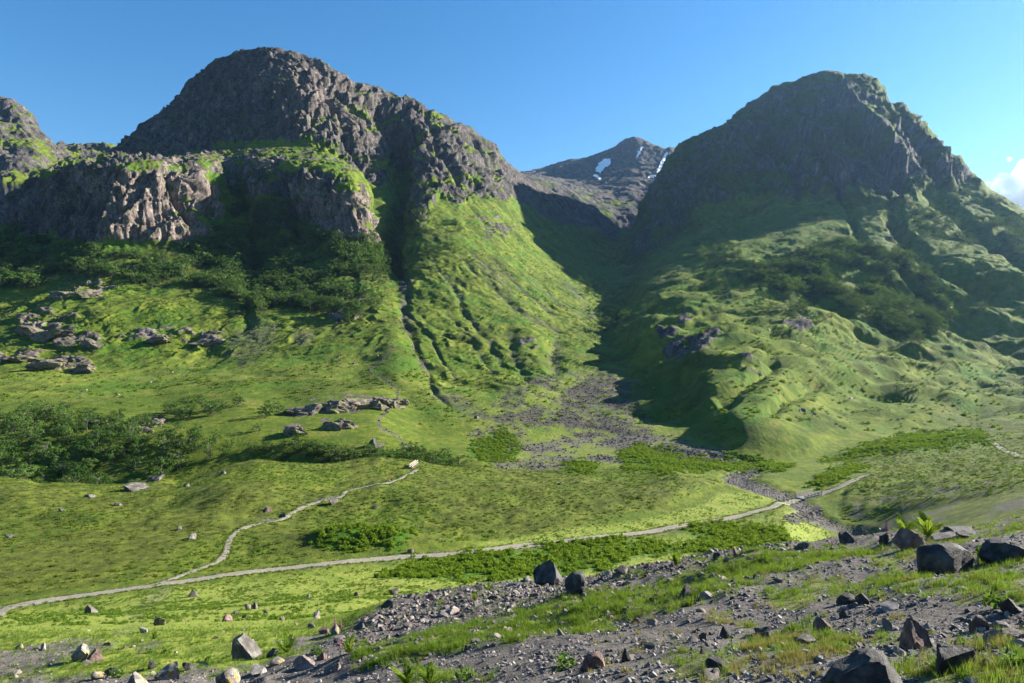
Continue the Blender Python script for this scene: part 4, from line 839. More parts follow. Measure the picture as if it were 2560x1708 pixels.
def tube(V, Fc, pts, radii, n=6):
    pts = [np.array(p, float) for p in pts]; i0 = len(V)
    for k, (p, r) in enumerate(zip(pts, radii)):
        t = pts[min(k + 1, len(pts) - 1)] - pts[max(k - 1, 0)]; t /= np.linalg.norm(t) + 1e-9
        a = np.cross(t, [0.3, 0.9, 0.2]); a /= np.linalg.norm(a); b = np.cross(t, a)
        for j in range(n):
            th = 2 * math.pi * j / n; V.append(p + r * (math.cos(th) * a + math.sin(th) * b))
    for k in range(len(pts) - 1):
        for j in range(n):
            q = i0 + k * n; Fc.append((q + j, q + (j + 1) % n, q + n + (j + 1) % n, q + n + j))
    Fc.append(tuple(i0 + j for j in range(n))[::-1]); Fc.append(tuple(i0 + (len(pts) - 1) * n + j for j in range(n)))

def tree_meshes(seed, leaves, leaf, spread=0.32):
    """unit-high tree: trunk with limbs, and a crown of leaf clumps round the limb ends"""
    rg = np.random.default_rng(seed); V, Fc = [], []
    bend = rg.normal(size=2) * 0.05
    trunk = [(bend[0] * f * f, bend[1] * f * f, f * 0.75 - 0.04) for f in np.linspace(0, 1, 6)]
    tube(V, Fc, trunk, np.linspace(0.024, 0.007, 6), 6)
    ends = [(0, 0, 0.80)]
    for k in range(17):
        f = rg.uniform(0.10, 0.97); a = rg.uniform(0, 6.283) + k * 2.4; L = spread * rg.uniform(0.55, 1.1) * (1.15 - 0.75 * abs(f - 0.5))
        b0 = np.array([bend[0] * f * f, bend[1] * f * f, f * 0.75 - 0.04]); d = np.array([math.cos(a), math.sin(a), rg.uniform(0.25, 0.9)])
        b1 = b0 + d * L * 0.5; b2 = b0 + d * L + np.array([0, 0, -0.03])
        tube(V, Fc, [b0, b1, b2], [0.010, 0.006, 0.003], 4); ends.append(tuple(b2)); 
        if rg.random() < 0.5: ends.append(tuple(b1 + rg.normal(size=3) * 0.03))
    tm = mesh_from('trunk', V, Fc, M_BARK)
    V, Fc = [], []; E = np.array(ends); per = leaves // len(E) + 1
    for e in E:
        sg = rg.uniform(0.07, 0.13)
        for _ in range(per):
            d = rg.normal(size=3); d /= np.linalg.norm(d); c_ = e + d * sg * (rg.random() ** 0.5) * np.array([1.25, 1.25, 0.9])
            if c_[2] < 0.1: continue
            o_ = 0.7 * d + 0.5 * (c_ - np.array([0, 0, 0.5])) / 0.4 + 0.45 * rg.normal(size=3)
            a = np.cross(o_, rg.normal(size=3)); a /= np.linalg.norm(a) + 1e-9; b = np.cross(o_, a); b /= np.linalg.norm(b) + 1e-9
            ss = leaf * rg.uniform(0.6, 1.35); i0 = len(V)
            V += [c_ - a * ss, c_ - b * ss * 0.6, c_ + a * ss, c_ + b * ss * 0.6]; Fc.append((i0, i0 + 1, i0 + 2, i0 + 3))
    return tm, mesh_from('crown', V, Fc, M_LEAF)

TPL = bpy.data.collections.new('templates')          # sources for the countless stuff, never linked to the scene
def scatter(name, P, rot, scl, meshes, label, cat):
    """countless small things: one object, copies of a few shapes at points"""
    tpl = bpy.data.collections.new('templates ' + name)
    for k, me in enumerate(meshes):
        tpl.objects.link(bpy.data.objects.new('%s source %d' % (name, k), me))
    me = bpy.data.meshes.new(name); n = len(P)
    me.vertices.add(n); me.vertices.foreach_set('co', np.asarray(P, np.float32).ravel())
    a = me.attributes.new('turn', 'FLOAT_VECTOR', 'POINT'); a.data.foreach_set('vector', np.asarray(rot, np.float32).ravel())
    a = me.attributes.new('size', 'FLOAT_VECTOR', 'POINT'); a.data.foreach_set('vector', np.asarray(scl, np.float32).ravel())
    a = me.attributes.new('pick', 'INT', 'POINT'); a.data.foreach_set('value', RNG.integers(0, len(meshes), n).astype(np.int32))
    o = bpy.data.objects.new(name, me); COL.objects.link(o)
    ng = bpy.data.node_groups.new(name, 'GeometryNodeTree')
    ng.interface.new_socket('Geometry', in_out='INPUT', socket_type='NodeSocketGeometry'); ng.interface.new_socket('Geometry', in_out='OUTPUT', socket_type='NodeSocketGeometry')
    N, L = ng.nodes, ng.links
    gi, go = N.new('NodeGroupInput'), N.new('NodeGroupOutput')
    ci = N.new('GeometryNodeCollectionInfo'); ci.inputs['Collection'].default_value = tpl; ci.inputs['Separate Children'].default_value = True; ci.inputs['Reset Children'].default_value = True
    ip = N.new('GeometryNodeInstanceOnPoints'); ip.inputs['Pick Instance'].default_value = True
    def attr(nm, ty):
        q = N.new('GeometryNodeInputNamedAttribute'); q.data_type = ty; q.inputs['Name'].default_value = nm; return q.outputs['Attribute']
    L.new(gi.outputs[0], ip.inputs['Points']); L.new(ci.outputs[0], ip.inputs['Instance']); L.new(attr('pick', 'INT'), ip.inputs['Instance Index'])
    L.new(attr('turn', 'FLOAT_VECTOR'), ip.inputs['Rotation']); L.new(attr('size', 'FLOAT_VECTOR'), ip.inputs['Scale']); L.new(ip.outputs[0], go.inputs[0])
    md = o.modifiers.new('copies', 'NODES'); md.node_group = ng
    tag(o, label, cat, kind='stuff'); return o

# picking spots on the ground
_P = np.stack([main.x, main.y, main.z], -1)
_A = np.linalg.norm(np.cross(_P[1:, :-1] - _P[:-1, :-1], _P[:-1, 1:] - _P[:-1, :-1]), axis=-1)
_vx = (main.PX[:-1, :-1] > -140) & (main.PX[:-1, :-1] < 2800) & (main.PY[:-1, :-1] < 1850)
def spots(mask, n, power=0.0):
    """n random ground points, by area, mask and nearness"""
    w = _A * mask[:-1, :-1] * _vx / np.maximum(main.y[:-1, :-1], 2.0) ** power
    w = w.ravel(); w = w / w.sum()
    c_ = RNG.choice(w.size, n, p=w); i, j = np.divmod(c_, main.C - 1)
    u, v = RNG.random(n)[:, None], RNG.random(n)[:, None]
    p = (_P[i, j] * (1 - u) + _P[i, j + 1] * u) * (1 - v) + (_P[i + 1, j] * (1 - u) + _P[i + 1, j + 1] * u) * v
    return p, i, j
def yaw(n, tilt=0.0):
    return np.stack([RNG.normal(size=n) * tilt, RNG.normal(size=n) * tilt, RNG.random(n) * 6.283], -1)

# ------------------------------------------------------------------ trees
TV = [tree_meshes(100 + k, 900, 0.026, [0.36, 0.42, 0.32, 0.40, 0.46, 0.36][k]) for k in range(6)]
FV = [tree_meshes(200 + k, 260, 0.046, [0.38, 0.46, 0.34, 0.42, 0.36][k]) for k in range(5)]
far_join = []
for tm, cm in FV:
    V = [v.co[:] for v in tm.vertices]; n0_ = len(V); V += [v.co[:] for v in cm.vertices]
    me = bpy.data.meshes.new('far tree'); me.from_pydata(V, [], [tuple(p.vertices) for p in tm.polygons] + [tuple(q + n0_ for q in p.vertices) for p in cm.polygons])
    me.materials.append(M_BARK); me.materials.append(M_LEAF)
    me.polygons.foreach_set('material_index', np.array([0] * len(tm.polygons) + [1] * len(cm.polygons), np.int32)); far_join.append(me)
clump = sstep(-0.25, 0.25, fbm(x / 38 + 60, y / 38, z / 38, 2, 0.6))
TZ = [  # outline in the photograph, how many, height range, label, group, clumped
 ([(-40, 1060), (100, 1050), (250, 1060), (400, 1075), (480, 1090), (600, 1110), (640, 1140), (500, 1180), (400, 1230), (200, 1250), (60, 1240), (-40, 1230)], 150, (5, 9.5), 'birch in the dark gorge', 'birches in the dark gorge', False),
 ([(400, 1015), (520, 1015), (690, 1015), (700, 1060), (600, 1095), (500, 1080), (410, 1040)], 24, (4.5, 8), 'tree on the terrace crag', 'trees on the terrace crags', False),
 ([(60, 1030), (170, 1015), (200, 1050), (80, 1075)], 12, (4, 7), 'tree at the terrace edge', 'trees at the terrace edge', False),
 ([(600, 1130), (700, 1120), (900, 1140), (1080, 1140), (1160, 1180), (1000, 1180), (700, 1160)], 100, (3.2, 6.2), 'shrub lining the gorge rim', 'shrubs along the gorge', False),
 ([(1440, 700), (1500, 700), (1560, 770), (1565, 835), (1520, 840), (1470, 780)], 46, (8, 13), 'tree in the ravine', 'trees in the ravine', False),
 ([(1600, 760), (1640, 765), (1620, 810), (1590, 815)], 6, (7, 10), 'tree beside the ravine mouth', 'trees by the ravine mouth', False),
 ([(0, 570), (90, 600), (200, 625), (330, 640), (480, 620), (560, 560), (575, 480), (620, 470), (690, 510), (760, 570), (860, 610), (960, 630), (965, 700), (930, 780), (870, 815), (790, 790), (640, 780), (540, 740), (420, 740), (300, 700), (180, 690), (60, 725), (-60, 720), (-60, 580)], 3300, (8.5, 14), 'birch below the sunlit cliffs', 'wood below the sunlit cliffs', True),
 ([(840, 590), (960, 610), (970, 690), (930, 720), (850, 680)], 150, (9, 14), 'birch below the sunlit cliffs', 'wood below the sunlit cliffs', False),
 ([(600, 430), (700, 430), (780, 500), (700, 540), (620, 520)], 90, (5, 8), 'birch below the sunlit cliffs', 'wood below the sunlit cliffs', True),
 ([(965, 520), (1060, 500), (1150, 560), (1210, 640), (1180, 690), (1080, 690), (1010, 695), (985, 640)], 360, (6, 10), 'birch beside the steep gully', 'wood beside the gully', True),
 ([(1960, 470), (2030, 470), (2090, 550), (2050, 570), (1980, 550)], 60, (7, 11), 'tree on the shaded mountain', 'wood on the shaded mountain', False),
 ([(2110, 470), (2170, 480), (2220, 540), (2190, 560), (2120, 530)], 50, (7, 11), 'tree on the shaded mountain', 'wood on the shaded mountain', False),
 ([(1850, 690), (2000, 640), (2120, 605), (2260, 640), (2360, 720), (2410, 790), (2300, 860), (2200, 830), (2100, 770), (1950, 730)], 1150, (8.5, 14.5), 'tree on the shaded mountain', 'wood on the shaded mountain', True),
 ([(2270, 500), (2400, 540), (2440, 620), (2350, 640), (2280, 590)], 330, (8, 13.5), 'tree on the shaded mountain', 'wood on the shaded mountain', True),
 ([(2380, 470), (2500, 500), (2580, 590), (2580, 660), (2470, 590), (2400, 525)], 320, (8, 13.5), 'tree on the shaded mountain', 'wood on the shaded mountain', True),
 ([(2390, 650), (2470, 650), (2480, 780), (2400, 775)], 90, (7, 11), 'tree on the shaded mountain', 'wood on the shaded mountain', False),
 ([(1730, 610), (1850, 620), (1850, 660), (1740, 660)], 50, (8, 12), 'tree below the dark buttress', 'trees below the dark buttress', False),
 ([(1720, 690), (1960, 670), (1980, 720), (1740, 730)], 45, (5, 8), 'tree on the hummocky spur', 'trees on the hummocky spur', False),
 ([(1880, 730), (2060, 740), (2060, 840), (1920, 850)], 50, (5, 8), 'tree on the hummocky spur', 'trees on the hummocky spur', True),
 ([(1640, 700), (2000, 700), (2200, 860), (1700, 860)], 40, (3, 6), 'tree on the hummocky spur', 'trees on the hummocky spur', False),
 ([(0, 690), (560, 740), (1000, 850), (1250, 800), (1000, 650), (0, 640)], 70, (3, 5.5), 'lone tree on the sunlit slope', 'scattered trees on the sunlit slope', False),
]
trees = []
for pts, n, (h0, h1), lab, grp, cl in TZ:
    pm = poly_mask(main.PX, main.PY, pts, 6, 0.5 * w2)
    if cl: pm = pm * clump
    if 'gorge' in grp and 'shrubs' not in grp: pm = pm * (segR > K['F'] + 0.35)
    if 'shrubs' in grp: pm = pm * (segR > K['F'] + 0.3)
    p, i, j = spots(pm, n)
    for q in range(n):
        trees.append((p[q], random.uniform(h0, h1), lab, grp))
def showing(t):
    p = t[0]; pxx = CX + F * p[0] / p[1]; return (t[1] / p[1]) if -20 < pxx < 2580 else 0
trees.sort(key=showing, reverse=True)
_by = {}
for t in trees[:300]: _by.setdefault(t[3], []).append(t)
TLAB = {}
for grp, L_ in _by.items():
    hs_ = sorted(t[1] for t in L_); ds_ = sorted(t[0][1] for t in L_); xs_ = sorted(t[0][0] / t[0][1] for t in L_); n_ = len(L_)
    for t in L_:
        if n_ < 4: TLAB[id(t)] = t[2]; continue
        a = 'tallest sort of ' if 0 else ('tall ' if t[1] > hs_[2 * n_ // 3] else 'mid-sized ' if t[1] > hs_[n_ // 3] else 'low ')
        b = 'front row' if t[0][1] < ds_[n_ // 3] else 'middle row' if t[0][1] < ds_[2 * n_ // 3] else 'back row'
        q = t[0][0] / t[0][1]; k5 = min(4, sum(q >= xs_[min(n_ - 1, (m_ * n_) // 5)] for m_ in range(1, 5)))
        c_ = ('at the left end', 'left of the middle', 'in the middle', 'right of the middle', 'at the right end')[k5]
        TLAB[id(t)] = a + t[2] + ', ' + b + ', ' + c_
for t_ in trees[:300]:
    p, h, lab, grp = t_; lab = TLAB[id(t_)]
    tm, cm = random.choice(TV if h / p[1] > 0.012 else FV)
    wd = random.uniform(0.9, 1.3) * (1.5 if 'shrub' in grp else 1.0)
    root = empty('shrub' if 'shrub' in grp else 'birch_tree', p - np.array([0, 0, 0.15]), (0, 0, random.uniform(0, 6.28)), (h * wd, h * wd, h))
    tag(root, lab, 'shrub' if 'shrub' in grp else 'tree', grp)
    link('trunk', tm, root); link('crown', cm, root)
for nm, lab, sel in (('woodland', 'distant birch wood clinging to the sunlit mountain', lambda p: p[0] < 0.13 * p[1]), ('woodland', 'hazy birch wood on the shaded mountain', lambda p: p[0] >= 0.13 * p[1])):
    R_ = [t for t in trees[300:] if sel(t[0])]
    hh = np.array([t[1] for t in R_]); wd = RNG.uniform(0.95, 1.5, len(R_))
    scatter(nm, np.array([t[0] for t in R_]) - [0, 0, 0.2], yaw(len(R_)), np.stack([hh * wd, hh * wd, hh], -1), far_join, lab, 'trees')
#--PART4--
# ------------------------------------------------------------------ boulders one can tell apart
# photo x, photo y of the foot, width in px, height/width, material, turn, label
BLD = [
 (607, 1658, 98, 0.66, 'grey', 0.3, 'big flat-topped grey boulder at the edge of the meadow, beside a bright fern', 2562),
 (1370, 1462, 93, 0.60, 'dark', 0.2, 'largest dark boulder on the crest of the rubble bank', 11),
 (1443, 1487, 62, 0.85, 'dark', 1.2, 'pointed dark boulder next to the largest one on the rubble bank', 12),
 (1555, 1440, 37, 0.72, 'grey', 0.5, 'rounded grey boulder alone on the bank crest above the meadow', 13),
 (2282, 1372, 72, 0.66, 'red', 0.1, 'dark reddish angular boulder in front of the two bright ferns', 14),
 (2378, 1436, 124, 0.56, 'dark', 2.7, 'long dark boulder with a ridged top on the gravel slope', 15),
 (2535, 1402, 105, 0.50, 'dark', 0.6, 'broad grey-blue slab half buried by the leafy green plant', 16),
 (2365, 1350, 66, 0.26, 'pink', 0.2, 'flat pale slab lying behind the dark reddish boulder', 17),
 (2420, 1338, 84, 0.22, 'dark', 0.3, 'low dark rock topped with turf behind the long dark boulder', 18),
 (2298, 1622, 86, 0.80, 'red', 0.9, 'upright brown boulder with a slanting edge in the stony turf', 19),
 (2188, 1765, 205, 0.55, 'dark', 0.4, 'huge black boulder at the bottom with grass blades before it', 20),
 (2391, 1676, 125, 0.42, 'dark', 0.2, 'low black rock sunk in dry yellow grass', 21),
 (2440, 1575, 48, 0.75, 'red', 1.7, 'small brown pyramid-shaped rock beside the upright brown boulder', 22),
 (2535, 1530, 66, 0.60, 'dark', 0.3, 'blocky dark rock at the frame edge below green herbs', 23),
 (2532, 1600, 60, 0.35, 'grey', 0.3, 'pale bluish slab at the frame edge in the gravel', 24),
 (2060, 1575, 56, 0.52, 'red', 0.4, 'slanted purple-brown rock in the gravel above the dry turf', 25),
 (2120, 1508, 52, 0.50, 'dark', 0.1, 'dark wedge rock in a pair below the gravel track', 26),
 (2160, 1510, 42, 0.62, 'dark', 1.3, 'lighter grey wedge rock in a pair below the gravel track', 27),
 (1484, 1672, 58, 0.62, 'red', 0.4, 'pinkish ribbed rock standing in the dark gravel', 28),
 (1569, 1650, 26, 1.15, 'dark', 0.8, 'small upright pointed stone alone on the gravel', 29),
 (1923, 1600, 58, 0.38, 'dark', 0.2, 'flat layered slab beside the gravel track', 30),
 (1905, 1583, 44, 0.36, 'grey', 0.5, 'thin slab stacked behind the flat layered slab', 31),
 (1818, 1592, 34, 0.80, 'dark', 0.7, 'dark block casting a long shadow on the gravel', 32),
 (1759, 1600, 26, 0.70, 'grey', 0.2, 'light-edged angular stone on the gravel by a yellow tuft', 33),
 (1716, 1492, 36, 0.80, 'dark', 0.4, 'grey-blue fin of rock in the long verge grass', 34),
 (1766, 1500, 40, 0.42, 'pale', 0.4, 'low pale rock between verge grass and gravel', 35),
 (2015, 1608, 52, 0.34, 'grey', 0.2, 'flat pale slab at the foot of the dry turf ridge', 36),
 (1795, 1672, 52, 0.50, 'dark', 0.2, 'rounded dark stone with orange lichen edge', 37),
 (1786, 1692, 46, 0.40, 'dark', 1.2, 'low dark rock near the bottom under dry stalks', 38),
 (2108, 1541, 20, 1.05, 'grey', 0.2, 'small upright cube of stone on the gravel slope', 39),
 (2012, 1374, 36, 0.55, 'grey', 0.3, 'lichened low rock among crest grass near the pink flower', 40),
 (2121, 1362, 42, 0.70, 'dark', 0.9, 'dark hump of rock under the peat lip on the crest', 41),
 (2211, 1362, 30, 0.85, 'dark', 0.2, 'dark stump-like rock under the tall foxglove', 42),
 (1844, 1392, 18, 1.2, 'red', 0.3, 'small upright reddish stone on the bank crest', 43),
 (1792, 1402, 24, 0.9, 'dark', 0.9, 'dark rounded stone on the bank crest above the verge', 44),
 (223, 1534, 34, 0.72, 'grey', 0.4, 'round grey boulder alone in the meadow below the wide track', 45),
 (483, 1488, 25, 0.72, 'grey', 0.9, 'small grey boulder in the meadow closest to the path junction', 46),
 (399, 1563, 27, 0.80, 'grey', 0.2, 'grey egg-shaped boulder in the middle of the meadow', 47),
 (354, 1580, 18, 0.85, 'pale', 0.5, 'pale jagged stone just below the egg-shaped boulder', 48),
 (566, 1551, 28, 0.58, 'red', 0.2, 'brownish half-buried boulder in the meadow', 49),
 (638, 1519, 17, 1.05, 'grey', 0.4, 'upright square stone of a touching pair in the meadow', 50),
 (626, 1523, 19, 0.75, 'pink', 1.4, 'pinkish stone of a touching pair in the meadow', 51),
 (587, 1532, 17, 0.55, 'dark', 0.4, 'low dark stone near the touching pair', 52),
 (667, 1533, 16, 0.5, 'red', 0.4, 'small brown stone right of the touching pair', 53),
 (609, 1541, 11, 0.6, 'red', 0.4, 'tiny brown stone between larger meadow boulders', 54),
 (705, 1549, 13, 0.6, 'red', 0.4, 'small dark-sided stone beside the low rubble patch', 55),
 (794, 1549, 26, 0.72, 'lichen', 0.2, 'rounded boulder with orange lichen on the meadow', 56),
 (910, 1551, 19, 0.62, 'pink', 0.3, 'triangular pinkish stone near the rubble bank', 57),
 (772, 1495, 13, 0.6, 'pale', 0.4, 'little pale stone high on the meadow', 58),
 (890, 1488, 14, 0.7, 'red', 0.9, 'little brown stone below the bracken patch', 59),
 (985, 1485, 27, 0.62, 'grey', 0.2, 'dark grey boulder beside the bracken patch', 60),
 (972, 1517, 44, 0.36, 'dark', 0.1, 'long flat dark rock at the top corner of the rubble bank', 61),
 (782, 1571, 22, 0.55, 'lichen', 0.4, 'low lichened stone in the meadow by the foxglove rock', 62),
 (836, 1584, 40, 0.62, 'lichen', 0.7, 'dark red rock with orange lichen behind the pink foxgloves', 63),
 (808, 1586, 28, 0.5, 'red', 0.2, 'low red-brown rock beside the foxglove rock', 64),
 (896, 1576, 28, 0.72, 'grey', 0.4, 'pyramid-shaped pale-faced rock on the bank edge', 65),
 (103, 1625, 22, 0.80, 'pale', 0.2, 'white-capped boulder at the end of the pale gravel strip', 66),
 (46, 1621, 20, 0.55, 'lichen', 0.2, 'low mossy stone at the far edge of the pale gravel strip', 67),
 (191, 1652, 46, 0.72, 'lichen', 0.4, 'mossy cracked boulder of the leaning pair', 68),
 (231, 1654, 38, 0.78, 'red', 1.0, 'angular brown boulder of the leaning pair', 69),
 (376, 1669, 25, 0.68, 'dark', 0.2, 'round dark stone alone in the low grass', 70),
 (678, 1640, 30, 0.62, 'grey', 0.6, 'grey block between the big boulder and the fern', 71),
 (754, 1672, 62, 0.45, 'pink', 0.15, 'long pink slab with a dark overhang in the grass', 72),
 (332, 1722, 64, 0.75, 'lichen', 0.3, 'large lichened boulder cut by the bottom edge', 73),
 (409, 1700, 56, 0.60, 'lichen', 0.8, 'ribbed boulder with an orange mossy crown', 74),
 (240, 1698, 44, 0.50, 'lichen', 0.2, 'orange mossy rock in the bottom gravel', 75),
 (272, 1690, 36, 0.55, 'grey', 0.9, 'grey rock leaning on the orange mossy one', 76),
 (563, 1712, 60, 0.60, 'lichen', 0.3, 'bottom-edge boulder blotched with orange lichen', 77),
 (640, 1690, 46, 0.50, 'pale', 0.9, 'pale lichen-covered rock under the big flat-topped boulder', 78),
 (690, 1662, 40, 0.45, 'lichen', 0.3, 'low orange-topped rock beside the long pink slab', 79),
 (800, 1650, 26, 0.8, 'red', 0.6, 'dark brown tooth of rock in the grass', 80),
 (842, 1672, 18, 1.1, 'pink', 0.3, 'small pink upright stone on the gravel edge', 81),
 (470, 1675, 34, 0.55, 'dark', 0.3, 'dark rock in deep shade left of the big boulder', 82),
 (1230, 1500, 22, 0.75, 'dark', 0.4, 'dark block in the middle of the rubble bank', 83),
 (1075, 1500, 24, 0.75, 'red', 0.4, 'brown rock at the rubble edge beside a yellow fern', 84),
 (1118, 1487, 22, 0.7, 'lichen', 0.4, 'moss-capped rock on the rubble crest', 85),
 # crags across the gorge
 (735, 1036, 52, 0.42, 'crag', 0.2, 'low end of the brown crag band below the terrace', 301), (782, 1032, 64, 0.52, 'crag', 0.9, 'shadowed corner block of the crag band below the terrace', 302), (832, 1026, 66, 0.55, 'crag', 0.3, 'tall ribbed block of the crag band below the terrace', 303),
 (880, 1022, 66, 0.55, 'crag', 1.4, 'broad middle block of the crag band below the terrace', 304), (925, 1018, 62, 0.5, 'crag', 0.5, 'sunny block near the end of the crag band', 305), (966, 1012, 48, 0.5, 'crag', 0.2, 'last sunlit block of the crag band beside the spur path', 306), (992, 1004, 34, 0.5, 'crag', 0.8, 'small pale rock where the spur path passes the crag band', 307),
 (815, 1072, 44, 0.55, 'crag', 0.4, 'grass-topped rock under the crag band, the nearer to the gorge shade', 308), (862, 1068, 50, 0.5, 'crag', 1.1, 'rounded brown rock under the crag band', 309), (738, 1084, 56, 0.5, 'crag', 0.3, 'domed mossy rock low on the slope under the crag band', 310),
 (345, 1080, 44, 0.5, 'crag', 0.3, 'broken pale rock among the gorge trees', 311), (378, 1064, 40, 0.55, 'crag', 0.9, 'pale rock face just above the gorge trees', 312), (398, 1050, 24, 0.6, 'crag', 0.3, 'small pale fin of rock at the terrace lip', 313), (243, 1058, 44, 0.32, 'crag', 0.2, 'slanting pale ledge above the gorge trees', 314),
 # ledges on the lower slope of the sunlit mountain
 (75, 835, 62, 0.4, 'crag', 0.3, 'grey slab at the start of the tilted ledge on the lower slope', 321), (128, 842, 66, 0.42, 'crag', 0.6, 'grey slab in the middle of the tilted ledge', 322), (180, 855, 60, 0.5, 'crag', 0.2, 'steep grey slab near the end of the tilted ledge', 323), (228, 868, 52, 0.5, 'crag', 0.9, 'end block of the tilted ledge on the lower slope', 324),
 (40, 900, 66, 0.32, 'crag', 0.3, 'dark low ledge under the tilted slabs', 325), (110, 915, 70, 0.32, 'crag', 0.5, 'long dark ledge above the terrace', 326), (195, 928, 62, 0.3, 'crag', 0.2, 'end of the long dark ledge above the terrace', 327), (160, 740, 50, 0.35, 'crag', 0.3, 'pale rock just under the birch wood', 328), (235, 735, 56, 0.35, 'crag', 0.7, 'streaked pale rock just under the birch wood', 329),
 (400, 850, 60, 0.3, 'crag', 0.2, 'low rock step on the sunlit slope', 330), (520, 858, 66, 0.36, 'crag', 0.3, 'dark rock step under the lone dark tree', 331), (868, 800, 60, 0.7, 'crag', 0.5, 'grey crag at the foot of the wood beside the gully', 332),
 # on the moor
 (557, 1187, 15, 0.7, 'grey', 0.3, 'small pale boulder on the highest moor knoll', 86), (221, 1243, 30, 0.3, 'grey', 0.2, 'flat pale rock on the moor near the gorge', 87), (154, 1276, 14, 0.7, 'grey', 0.3, 'small pale stone low on the moor', 88),
 (296, 1264, 22, 0.35, 'grey', 0.2, 'thin pale rock in mid moor', 89), (448, 1322, 17, 0.6, 'grey', 0.3, 'grey stone in heather left of the path bend', 90), (471, 1346, 40, 0.35, 'grey', 0.1, 'broad pale slab in the heather near the path bend', 91),
 (27, 1343, 18, 0.45, 'grey', 0.3, 'pale stone at the moor edge of the frame', 92), (675, 1278, 19, 0.6, 'red', 0.3, 'brown stone above the footpath', 93), (711, 1288, 26, 0.4, 'grey', 2.2, 'long pale stone lying beside the footpath', 94),
 (835, 1256, 22, 0.7, 'grey', 0.4, 'pale block just beside the footpath', 95), (944, 1270, 15, 0.6, 'grey', 0.3, 'grey stone in the heather right of the footpath', 96), (1028, 1379, 17, 0.75, 'grey', 0.3, 'grey stone at the end of the bracken knoll', 97),
 (338, 1226, 70, 0.25, 'grey', 0.15, 'long grey ledge breaking the moor by the gorge', 98), (382, 1203, 44, 0.35, 'grey', 0.2, 'grey ledge on the gorge rim', 99), (466, 1216, 16, 0.5, 'grey', 0.3, 'pink stone in the dip behind the moor knoll', 100),
 (1398, 1210, 12, 0.6, 'grey', 0.3, 'lone grey stone on the pale moor crest', 101), (926, 1112, 30, 0.75, 'dark', 0.3, 'big dark boulder on the slope across the gorge', 102), (1190, 1045, 12, 0.7, 'grey', 0.3, 'grey boulder on the green spur', 103),
]
for k, (px_, py_, w, ar, mt, rz, lab, sd) in enumerate(BLD):
    i, j, p = main.find(px_, py_); d = p[1]
    W = w * d / F / 2; hh = W * 2 * ar; crg = mt == 'crag'
    if crg: rz = (rz - 0.5) * 0.5; hh *= 0.85
    me = rock_mesh('boulder', 500 + sd, 4 if w > 55 or mt == 'crag' else 3, M_R[mt], 12, 1.0, 0.20 if mt == 'crag' else 0.07)
    zx = max(v.co.z for v in me.vertices)
    o = link('boulder', me, None, (p[0], p[1] + W * 0.45, p[2] + hh * (-0.05 if crg else 0.12)), (random.uniform(-0.12, 0.12), random.uniform(-0.12, 0.12), rz), (W * (1.75 if crg else 1.05), W * (1.2 if crg else 0.9), hh * (1.0 if crg else 0.86) / zx))
    o.name = 'rock_outcrop' if mt == 'crag' else 'boulder'
    tag(o, lab, 'rock' if mt == 'crag' else 'boulder' if w > 24 else 'stone', 'rock outcrops of the slopes' if mt == 'crag' else 'boulders of the glen')

# ------------------------------------------------------------------ stones of the rubble bank and loose rocks
RV = [rock_mesh('stone', 900 + k, 2, M_RUB, 8, 0.75, 0.06) for k in range(12)]
def place(p):
    pxx = CX + F * p[0] / p[1]; best = min(((abs(pxx - a), b) for a, b in ((60, 'near the frame edge gravel'), (200, 'by the leaning pair of boulders'), (390, 'by the egg-shaped boulder'), (600, 'by the big flat-topped boulder'), (740, 'by the long pink slab'), (860, 'by the foxglove rock'),
        (1000, 'at the meadow corner'), (1120, 'by the moss-capped rock'), (1240, 'in mid bank'), (1370, 'under the largest dark boulder'), (1460, 'by the pointed dark boulder'), (1570, 'by the rounded grey boulder'), (1690, 'by the tall upright fern'), (1800, 'below the crest stones'), (1930, 'by the flat layered slab'), (2060, 'by the purple-brown rock'),
        (2190, 'above the huge black boulder'), (2300, 'by the upright brown boulder'), (2440, 'by the brown pyramid rock'), (2540, 'by the blocky edge rock'))))
    return best[1]
def stones(n, mask, lo, hi, lab, grp, power=0.6):
    p, i, j = spots(mask, n, power)
    for q in range(n):
        s_ = lo * (hi / lo) ** (random.random() ** 1.8)
        o = link('stone', random.choice(RV), None, p[q] + np.array([0, 0, s_ * 0.2]), (random.uniform(-.4, .4), random.uniform(-.4, .4), random.uniform(0, 6.28)), (s_, s_ * random.uniform(.7, 1.1), s_ * random.uniform(.6, 1.1)))
        sz = 'largest-sized' if s_ > lo + 0.55 * (hi - lo) else 'medium' if s_ > lo + 0.2 * (hi - lo) else 'small'
        tag(o, sz + ' ' + lab + ', ' + place(p[q]), 'stone', grp)
stones(165, rubble * near, 0.10, 0.26, 'angular stone of the rubble bank', 'stones of the rubble bank')
stones(55, np.clip(gravel * near * (PX > 1450) * (PY > 1440), 0, 1), 0.06, 0.16, 'dark stone on the gravel slope', 'stones on the gravel slope', 1.0)
stones(40, fieldn * near * (PX < 950) * (PY > 1560), 0.06, 0.18, 'stone in the lower meadow', 'stones in the lower meadow', 0.8)
stones(26, verge * near, 0.08, 0.2, 'stone in the verge grass', 'stones in the verge grass', 0.8)

